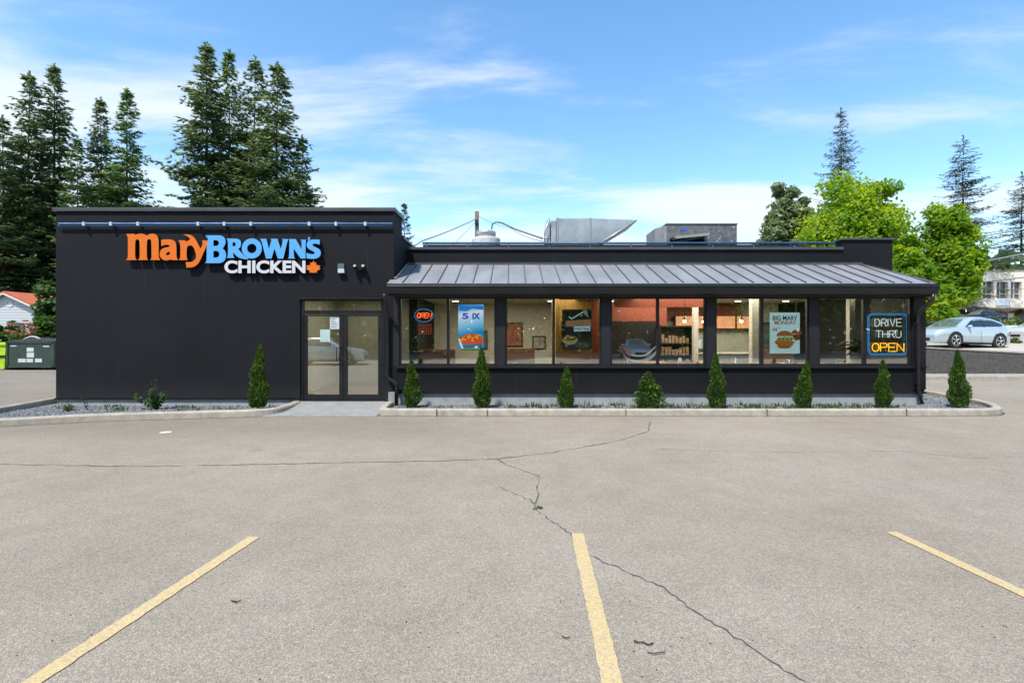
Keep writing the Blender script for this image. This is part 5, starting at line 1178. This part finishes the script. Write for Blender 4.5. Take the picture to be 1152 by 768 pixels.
b = MB(); b.box(1.0, 1.55, -.03, .02, hz(369), hz(363)); b.box(1.75, 2.3, -.03, .02, hz(369), hz(364)); b.build("window", mat("dark_window", (.05, .06, .07), .2), o)

# ------------------------------------------------------------------ right background
m_lot = mat("upper_lot_paving", (.46, .40, .33), .9, var=.15, vscale=.6)
def slope(Y): return .92 + max(0, Y - 22.9) * .058
b = MB(); b.face([(13, 22.9, .92), (90, 22.9, .92), (90, 120, slope(120)), (13, 120, slope(120))]); tag(b.build("upper_lot", m_lot), kind='structure')
b = MB(); b.box(12.9, 13, 22.9, 34, -.05, 1.2); b.face([(12.9, 34, 0), (12.9, 120, 0), (12.9, 120, slope(120)), (12.9, 34, slope(34))]); tag(b.build("bank", m_earth), kind='structure')
m_rwall = mat("split_face_block", (.095, .088, .082), .9, var=.35, vscale=6, bump=1, bscale=12)
wl = tag(empty("retaining_wall", (20, 22.6, 0)), "dark grey block retaining wall with pale coping below the parked car", "wall")
def topz(x): return 1.16 - (x - 18) * .052
b = MB(); b.prism([(-7.1, 0), (14, 0), (14, topz(34)), (-7.1, topz(12.9))], 'y', 0, .28); b.build("block_face", m_rwall, wl)
b = MB(); b.prism([(-7.1, topz(12.9)), (14, topz(34)), (14, topz(34) + .06), (-7.1, topz(12.9) + .06)], 'y', -.03, .32); b.build("coping", m_conc, wl)
b = MB(); b.box(13.0, 40, 19.6, 19.85, -.02, .16, .02); b.box(13.0, 40, 20.9, 21.1, -.02, .14, .02); tag(b.build("kerb", m_conc), kind='structure')
b = MB(); b.face([(13.0, 19.86, .12), (40, 19.86, .12), (40, 20.9, .12), (13.0, 20.9, .12)]); tag(b.build("kerb_island", mat("island_gravel", (.32, .30, .26), .9, var=.3, vscale=12)), kind='structure')

def carbuild(name, L_, Wd, H, prof, belt, glassp, paint, wb, wr=.34, seed=0, rim5=True, lean=.72):
    """prof: roof line (x,z) from nose to tail, x in 0..L_; belt line z by x; glassp: side window outline (x,z)"""
    root = empty(name); hwd = Wd / 2
    def top(x): return float(np.interp(x, [p[0] for p in prof], [p[1] for p in prof]))
    def bel(x): return min(top(x) - .001, float(np.interp(x, [p[0] for p in belt], [p[1] for p in belt])))
    def wid(x):
        f = x / L_; e = 1.0
        if f < .16: e = .72 + .28 * math.sin(f / .16 * math.pi / 2)
        if f > .86: e = .80 + .20 * math.sin((1 - f) / .14 * math.pi / 2)
        return hwd * e
    zb = .22
    def section(x):
        w = wid(x); bz = bel(x); tz = top(x); fr = max(0, min(1, (tz - bz) / (H - bz + .001) * 1.1)); rw = w * (.97 - (1 - lean) * fr)
        return [(w * .86, zb), (w * .97, zb + .10), (w * 1.0, min(.5, bz * .62)), (w * 1.0, min(.68, bz * .86)), (w * .985, bz - .03), (w * .95, bz), (rw + (w * .95 - rw) * .25, bz + (tz - bz) * .72), (rw * .93, tz - .03 * fr - .008), (rw * .75, tz), (0, tz + .015)]
    def yat(x, z):
        s_ = section(x)[:8]; return float(np.interp(z, [p[1] for p in s_], [p[0] for p in s_]))
    b = MB(); xs = sorted(set([round(L_ * k / 44, 3) for k in range(45)] + [p[0] for p in prof])); rings = []
    for x in xs:
        s_ = section(x); rings.append([b.bm.verts.new((x - L_ / 2, -y, z)) for y, z in s_] + [b.bm.verts.new((x - L_ / 2, y, z)) for y, z in s_[-2::-1]])
    for A, B_ in zip(rings, rings[1:]):
        for k in range(len(A) - 1):
            f = b.bm.faces.new((A[k], A[k + 1], B_[k + 1], B_[k])); f.smooth = True
    b.bm.faces.new(rings[0]); b.bm.faces.new(rings[-1][::-1])
    for A, B_ in zip(rings, rings[1:]): b.bm.faces.new((A[0], B_[0], B_[-1], A[-1]))
    b.build("body", paint, root)
    def side_patch(nm, poly, m, off=.008, sides=(-1, 1), n=14):
        xs_ = [p[0] for p in poly]
        lo, hi = min(xs_), max(xs_)
        for sg in sides:
            b = MB(); prev = None
            for i in range(n + 1):
                x = lo + (hi - lo) * (i / n * .998 + .001); zs = []
                for (x0, z0), (x1, z1) in zip(poly, poly[1:] + poly[:1]):
                    if (x0 <= x < x1) or (x1 <= x < x0): zs.append(z0 + (z1 - z0) * (x - x0) / (x1 - x0))
                if len(zs) < 2: continue
                za, zc_ = min(zs), max(zs); col_ = [b.bm.verts.new((x - L_ / 2, sg * (yat(x, za + (zc_ - za) * k / 4) + off), za + (zc_ - za) * k / 4)) for k in range(5)]
                if prev:
                    for k in range(4): f = b.bm.faces.new((prev[k], prev[k + 1], col_[k + 1], col_[k])); f.smooth = True
                prev = col_
            b.build(nm, m, root)
    side_patch("side_window", glassp, m_carglass)
    lo = min(p[0] for p in glassp); hi = max(p[0] for p in glassp); mid = lo + (hi - lo) * .47
    gz = [min(p[1] for p in glassp), max(p[1] for p in glassp)]
    side_patch("window_post", [(mid, gz[0] + .02), (mid + .05, gz[0] + .02), (mid + .05, gz[1] - .03), (mid, gz[1] - .03)], m_trim, .012, n=2)
    # windscreen and rear glass
    ii = max(range(len(prof) - 1), key=lambda i: (prof[i + 1][1] - prof[i][1]) if prof[i][0] < L_ * .5 else -9)
    jj = max(range(len(prof) - 1), key=lambda i: (prof[i][1] - prof[i + 1][1]) if prof[i][0] > L_ * .5 and prof[i + 1][0] < L_ * .985 else -9)
    for nm, q in (("windscreen", ii), ("rear_window", jj)):
        (x0, z0), (x1, z1) = prof[q], prof[q + 1]; b = MB(); prev = None
        nrm = Vector((-(z1 - z0), 0, x1 - x0)).normalized()
        for k in range(7):
            f = .05 + .9 * k / 6; x = x0 + (x1 - x0) * f; z = z0 + (z1 - z0) * f; s_ = section(x); w = s_[8][0] * .98
            row = [b.bm.verts.new(Vector((x - L_ / 2, w * u, z + .015 * (1 - abs(u)))) + nrm * .012) for u in (-1, -.5, 0, .5, 1)]
            if prev:
                for j in range(4): b.bm.faces.new((prev[j], prev[j + 1], row[j + 1], row[j]))
            prev = row
        b.build(nm, m_screen, root)
    # wheels
    for cx_ in wb:
        for sg in (-1, 1):
            y = sg * (hwd - .11); rt = Matrix.Rotation(R(90), 4, 'X'); ar = wr * 1.16
            arch = [(cx_ + ar * math.cos(a), wr + ar * math.sin(a)) for a in [math.pi * k / 14 for k in range(15)]] + [(cx_ - ar, zb + .02), (cx_ + ar, zb + .02)]
            side_patch("wheel_arch", arch, m_rubber, .012, (sg,), 18)
            b = MB(); b.tube([(cx_ - L_ / 2 + (wr - .075) * math.cos(k * .2618), sg * (hwd - .085), wr + (wr - .075) * math.sin(k * .2618)) for k in range(24)], .098, 10, closed=True); wh = b.build("wheel", m_rubber, root)
            b = MB(); b.cyl((cx_ - L_ / 2, sg * (hwd - .03), wr), wr * .68, .05, 26, rot=rt); b.build("wheel_recess", m_dark, wh)
            b = MB(); b.tube([(cx_ - L_ / 2 + wr * .66 * math.cos(k * .2618), sg * (hwd + .0), wr + wr * .66 * math.sin(k * .2618)) for k in range(24)], .02, 6, closed=True)
            for k in range(5):
                for dl in (-.13, .13): a = 1.2566 * k + .3; b.tube([(cx_ - L_ / 2 + .05 * math.cos(a), sg * (hwd + .008), wr + .05 * math.sin(a)), (cx_ - L_ / 2 + wr * .66 * math.cos(a + dl), sg * (hwd + .004), wr + wr * .66 * math.sin(a + dl))], .022, 5)
            b.cyl((cx_ - L_ / 2, sg * (hwd + .0), wr), .06, .05, 12, rot=rt); b.build("rim", mat("alloy", (.5, .5, .5), .3, metal=.9), wh)
    side_patch("sill_trim", [(wb[0] + wr * 1.2, zb), (wb[1] - wr * 1.2, zb), (wb[1] - wr * 1.2, zb + .09), (wb[0] + wr * 1.2, zb + .09)], m_rubber, .012, n=6)
    mx = glassp[0][0] + .15
    for sg in (-1, 1):
        b = MB(); yy_ = sg * (yat(mx, bel(mx)) + .10); bmesh.ops.create_uvsphere(b.bm, u_segments=12, v_segments=8, radius=1, matrix=Matrix.Translation((mx - L_ / 2, yy_, bel(mx) + .07)) @ Matrix.Diagonal((.07, .12, .07, 1))); b.build("mirror", paint, root, smooth=True)
        b = MB(); y = sg * wid(.1) * .76; b.box(-L_ / 2 + .07, -L_ / 2 + .30, y - .13, y + .13, .66, .71, .01); b.build("headlight", mat("headlamp", (.5, .55, .58), .1, metal=.5), root)
        b = MB(); y = sg * wid(L_ - .1) * .72; b.box(L_ / 2 - .16, L_ / 2 + .012, y - .2, y + .2, .82, .90, .02); b.build("tail_light", mat("tail_red", (.35, .01, .01), .2), root)
    b = MB(); b.box(-L_ / 2 - .006, -L_ / 2 + .05, -.42, .42, .32, .50, .02); b.build("grille", m_rubber, root)
    b = MB(); b.box(L_ / 2 - .1, L_ / 2 + .02, -.26, .26, .46, .58); b.build("number_plate", m_white, root)
    for dxh in (.04, .52):
        xx = lo + (hi - lo) * dxh + .55; side_patch("door_handle", [(xx, .79), (xx + .2, .79), (xx + .2, .815), (xx, .815)], m_chrome, .03, n=3)
        side_patch("door_gap", [(xx + .28, .32), (xx + .292, .32), (xx + .292, bel(xx)), (xx + .28, bel(xx))], m_dark, .004, n=1)
    return root
def paintm(nm, c, r=.25, met=.3): return mat(nm, c, r, metal=met, coat=.7)
suv_prof = [(0, .62), (.08, .80), (.35, .93), (.9, 1.02), (1.25, 1.07), (1.95, 1.48), (2.4, 1.60), (3.0, 1.61), (3.6, 1.54), (4.0, 1.40), (4.3, 1.22), (4.48, 1.10), (4.56, .7)]
suv = carbuild("parked_car", 4.56, 1.86, 1.6, suv_prof, [(0, .6), (.35, .85), (1.25, 1.0), (3.6, 1.08), (4.56, 1.0)], [(1.55, 1.06), (2.05, 1.38), (2.4, 1.49), (3.0, 1.50), (3.5, 1.43), (3.98, 1.24), (3.9, 1.15)], paintm("silver_blue_paint", (.48, .57, .59), .22, .3), (.95, 3.66), .385)
suv.location = ((1078 - CX) / F * 26.3, 26.3, slope(26.3) - .07); suv.rotation_euler = (0, R(1.6), R(11)); tag(suv, "silver blue crossover car parked above the dark retaining wall", "car", "cars parked on the upper lot")
sed_prof = [(0, .5), (.06, .66), (.4, .76), (1.2, .88), (1.55, .93), (2.2, 1.34), (2.7, 1.43), (3.2, 1.40), (3.95, 1.10), (4.5, 1.02), (4.62, .8)]
sed = carbuild("parked_car", 4.62, 1.8, 1.45, sed_prof, [(0, .5), (1.2, .82), (1.55, .9), (4.0, .98), (4.62, .9)], [(1.75, .95), (2.25, 1.26), (2.7, 1.34), (3.15, 1.32), (3.7, 1.1), (3.65, 1.0)], paintm("black_paint", (.02, .018, .02)), (.9, 3.7), .32)
sed.location = ((1101 - CX) / F * 52, 52, slope(52) + .15); sed.rotation_euler = (0, 0, R(8)); tag(sed, "small black sedan parked before the beige building", "car", "cars parked on the upper lot")
def recolor(src, paint, loc, rz, label, old, group="cars parked on the upper lot"):
    c = copy_tree(src); c.location = loc; c.rotation_euler = (0, 0, rz)
    for q in c.children_recursive:
        if q.name.split('.')[0] in ("body", "mirror"): q.data = q.data.copy(); q.data.materials[0] = paint
    return tag(c, label, "car", group)
recolor(sed, paintm("grey_green_paint", (.16, .24, .18)), ((1066 - CX) / F * 46, 46, slope(46) - .1), R(15), "grey green car half hidden under the lime tree behind the crossover", 0)
recolor(sed, paintm("charcoal_paint", (.05, .055, .06)), ((1038 - CX) / F * 33, 33, slope(33)), R(95), "charcoal car seen end on beside the corner of the restaurant", 0)
recolor(suv, paintm("white_car_paint", (.72, .72, .72)), ((1176 - CX) / F * 34, 34, slope(34) - .3), R(4), "white car cut off by the right edge of the view", 0)
leafytree("hedge", 1131, 1151, 380, 393, 29, slope(29) - .2, 61, m_shrub, .12, 2500, "small clipped green shrub between the crossover and the white car", 30, None, "shrub")
YB = 60; bx_ = lambda px: (px - CX) / F * YB; bz_ = lambda py: CH - (py - HY) / F * YB
o = tag(empty("apartment_building", (bx_(1125), YB, 0)), "beige two storey flat roofed building with recessed windows beyond the cars", "building")
m_beige = stucco("beige_stucco", (.74, .68, .58), .05); m_win = mat("far_window", (.10, .11, .12), .15, var=.5, vscale=1.5)
zs0, zs1, zs2 = slope(60) - .5, bz_(347), bz_(305)
x_l, x_r = bx_(1100), bx_(1240)
wins = [(1105.5, 1118), (1121, 1134), (1137, 1149.5), (1156, 1169), (1180, 1195), (1205, 1220)]; wz0, wz1 = bz_(335.5), bz_(317)
b = OB(); b.box(x_l, x_r, YB, YB + .4, wz1, zs2); b.box(x_l, x_r, YB, YB + .4, zs1, wz0); pv = x_l
for a, c in wins: b.box(pv, bx_(a), YB, YB + .4, wz0, wz1); pv = bx_(c)
b.box(pv, x_r, YB, YB + .4, wz0, wz1)
b.prism([(x_l - .003, YB), (bx_(1070), YB + 6), (bx_(1070), YB + 12), (x_l - .003, YB + 12)], 'z', zs1, zs2 - .02)
b.box(x_l, x_r, YB + .4, YB + 12, zs2 - .4, zs2 - .1); b.build("upper_wall", m_beige, o)
b = OB(); b.box(x_l - .05, x_r, YB - .06, YB + .5, zs2, zs2 + .12); b.box(x_l, x_r, YB - .05, YB - .003, zs1, zs1 + .15); b.build("parapet_trim", mat("beige_trim2", (.33, .28, .22), .7), o)
for a, c in wins:
    b = OB(); b.box(bx_(a), bx_(c), YB + .38, YB + .5, wz0, wz1); w = b.build("window", m_win, o)
    b = OB(); xm = (bx_(a) + bx_(c)) / 2; b.box(xm - .04, xm + .04, YB + .3, YB + .378, wz0, wz1); b.box(xm, bx_(c), YB + .3, YB + .378, wz0 + .5, wz0 + .58); b.build("frame", m_white, w)
b = OB(); b.box(x_l + .4, x_r, YB + 1.6, YB + 1.9, zs0, zs1 - .01); b.box(bx_(1104), bx_(1114), YB + .01, YB + 1.59, zs0, zs1 - .01); b.box(x_l - 4, x_l + .39, YB + 2.5, YB + 3, zs0, zs1 - .01); b.build("lower_wall", m_beige, o)
b = OB(); b.box(bx_(1117.5), bx_(1127), YB + 1.5, YB + 1.59, zs0, bz_(352)); b.box(bx_(1131), bx_(1148), YB + 1.5, YB + 1.59, zs0, bz_(352)); b.box(bx_(1156), bx_(1180), YB + 1.5, YB + 1.59, zs0, bz_(352)); b.build("shopfront_window", m_win, o)
b = OB(); b.box(bx_(1116), x_r, YB + 1.45, YB + 1.59, bz_(351.7), bz_(349)); b.build("brown_fascia", mat("brown_wood", (.16, .08, .05), .7), o)
b = OB(); b.box(bx_(1120), bx_(1135), YB - .1, YB - .01, bz_(343.5), bz_(338)); sg_ = b.build("sign_board", mat("pale_blue_sign", (.50, .62, .80), .5), o)
b = OB()
for k, (a, c) in enumerate(((1121.5, 1133.5), (1124, 1131))): b.box(bx_(a), bx_(c), YB - .115, YB - .103, bz_(340.6 + k * 2), bz_(339.6 + k * 2))
b.build("sign_lines", m_white, sg_)
b = OB(); b.box(bx_(1128), x_r, YB + 5, YB + 9, zs2 - .1, bz_(297)); b.build("roof_structure", mat("pink_stucco", (.50, .33, .24), .8), o)
o = tag(empty("planter_wall", (bx_(1130), 50, 0)), "low beige wall with plants below the beige building", "wall")
b = OB(); px0 = (1085 - CX) / F * 50; b.box(px0, px0 + 20, 49, 49.4, slope(49) - .6, CH - (366 - HY) / F * 49 ); b.build("wall", m_beige, o)
V = []; T = []
for k in range(1500):
    x = px0 + rng.uniform(1, 16); p = np.array([x, 49.6 + rng.normal(0, .15), CH - (364.5 - HY) / F * 49 + rng.uniform(-.2, .35) * (1 + math.sin(x * 3))]); u = rng.normal(0, .09, 3); w = rng.normal(0, .09, 3); V += [p - u, p + w, p + u, p - w]; T.append(rng.uniform(-.3, .4))
V = [v - np.array([bx_(1130), 50, 0]) for v in V]; quads_mesh("planting", V, m_shrub, o, T)
o = tag(empty("wooded_hill", (0, 0, 0)), None, None); bpy.data.objects.remove(o)

# ------------------------------------------------------------------ far woods and the side behind the camera
V = []; T = []
for k in range(26000):
    a = rng.uniform(-1.25, 1.25); d = rng.uniform(78, 96); x = math.sin(a) * d * 1.25; y = math.cos(a) * d; top_ = 6.5 + 2.2 * math.sin(x * .13) + 1.5 * math.sin(x * .31 + 1) + (2 if x > 0 else 0); z = rng.uniform(0, 1) ** .7 * top_
    p = np.array([x, y, z]); u = rng.normal(0, .42, 3); w = rng.normal(0, .42, 3); V += [p - u, p + w, p + u, p - w]; T.append(rng.uniform(-.3, .3))
tag(quads_mesh("far_woods", V, m_fir, None, T), 'low dark line of distant woods along the horizon', kind='stuff')
m_street = leafmat('street_leaves', (.12, .20, .04), (.50, .62, .14), .75, .5)
bt = leafy("roadside_tree", 9, [(0, 0, 5.2, 3.2, 3.0, 2.9), (1.5, .5, 6.6, 1.9, 1.9, 1.8), (-1.7, 0, 4.6, 1.9, 1.9, 1.7)], 71, m_street, .4, 6500, clumps=70, trunk_r=.2)
spots = [(-24, -19), (-17.5, -20), (-11, -27), (-6, -20), (0, -27), (5.5, -20), (12.5, -21), (19, -21), (27, -21), (34, -28), (-30, -27), (42, -19), (-40, -22), (-27, -22), (-20, -25), (-14, -21), (-8.5, -26), (-3, -22), (2.5, -25), (9, -30), (16, -26), (23, -22), (30, -27), (-34, -18), (37, -20)]
for i, (x, y) in enumerate(spots):
    o = bt if i == 0 else copy_tree(bt); o.location = (x, y, 0); s_ = (1.45, 1.6, 1.3, 1.7)[i % 4]; o.scale = (s_, s_, s_); o.rotation_euler = (0, 0, i * 1.3)
    tag(o, "green broadleaf tree across the street, seen only reflected in the windows", "tree", "trees reflected in the windows")
V = []; T = []
for k in range(22000):
    x = rng.uniform(-55, 55); p = np.array([x, -27.5 + rng.normal(0, .7), rng.uniform(0, 5.2 + .8 * math.sin(x * .4) + .5 * math.sin(x * 1.3))]); u = rng.normal(0, .2, 3); w = rng.normal(0, .2, 3); V += [p - u, p + w, p + u, p - w]; T.append(rng.uniform(-.3, .3))
tag(quads_mesh("hedge", V, m_street, None, T), "long tall green hedge across the street, reflected in the windows", "hedge")
recolor(suv, paintm("pearl_white_paint", (.70, .69, .66)), (-10.9, -5.0, -.02), R(176), "white car reflected in the entrance doors", 0, "cars reflected in the glass")
recolor(sed, paintm("pearl_white_paint", (.70, .69, .66)), (9.3, -13.5, -.0), R(-86), "white car reflected in the third window", 0, "cars reflected in the glass")
recolor(sed, paintm("red_car_paint", (.28, .03, .02)), (-3.5, -14.5, 0), R(5), "red car reflected in the first windows", 0, "cars reflected in the glass")

V = []; T = []
for k in range(15000):
    a = rng.uniform(-1.3, 1.3); d = rng.uniform(44, 56); x = math.sin(a) * d * 1.3; p = np.array([x, -math.cos(a) * d, rng.uniform(0, 1) ** .8 * (17 + 3 * math.sin(x * .2) + 2 * math.sin(x * .47))]); u = rng.normal(0, .5, 3); w = rng.normal(0, .5, 3); V += [p - u, p + w, p + u, p - w]; T.append(rng.uniform(-.3, .3))
tag(quads_mesh("far_woods", V, m_street, None, T), 'tall woods across the street, seen only reflected in the windows', kind='stuff')
# ------------------------------------------------------------------ small things lying on the asphalt
m_twig = mat("twig", (.035, .028, .022), .9)
def twig(pix, label, r=.003):
    pts = [G(*p) + Vector((0, 0, .012)) for p in pix]; o0 = pts[0].copy(); b = MB(); b.tube([p - o0 for p in pts], r, 5); o = b.build("twig", m_twig); o.location = o0; tag(o, label, "twig", "twigs on the asphalt")
twig([(713, 722), (718, 724.5), (724, 724), (729, 727), (735, 725)], "knobbly dark twig right of the middle stall line", .004)
twig([(728, 735), (735, 737), (742, 736), (748, 735)], "straighter dark twig just below the knobbly one"); twig([(632, 717.5), (637, 719), (641, 718)], "tiny twig left of the middle stall line", .003); twig([(260, 677), (266, 678.5), (271, 676.5)], "tiny twig right of the left stall line", .004)
b = MB(); c = G(187, 486.5); b.prism([(-.09, -.05), (.0, -.08), (.11, -.03), (.08, .05), (-.05, .06)], 'z', .002, .014); o = b.build("paper_scrap", m_white); o.location = c; tag(o, "small white scrap of paper lying on the asphalt near the left kerb", "litter")
V = []; T = []
for k in range(260):
    px = rng.uniform(0, 1152); py = rng.uniform(480, 768); c = G(px, py); r = rng.uniform(.002, .007); a = rng.uniform(0, 6)
    e_ = [np.array([c.x + math.cos(a + q * 2.09) * r, c.y + math.sin(a + q * 2.09) * r, .004]) for q in range(3)]; t_ = np.array([c.x, c.y, .004 + r * .7])
    for q in range(3): V += [e_[q], e_[(q + 1) % 3], t_]; T.append(0)
tag(quads_mesh("grit", V, m_twig, None, T, nv=3), 'scattered dark bits of grit on the asphalt', kind='stuff')
V = []; T = []; c = G(605, 572)
for k in range(14): p = np.array([c.x + rng.normal(0, .03), c.y + rng.normal(0, .03), .01]); u = rng.normal(0, .012, 3); w = rng.normal(0, .009, 3); V += [p - u, p + w, p + u, p - w]; T.append(rng.uniform(0, .4))
V = [v - np.array([c.x, c.y, 0]) for v in V]; o = quads_mesh("crack_weed", V, m_weed, None, T); o.location = (c.x, c.y, 0); tag(o, "tiny green weed growing out of the crack above the middle line", "weed")
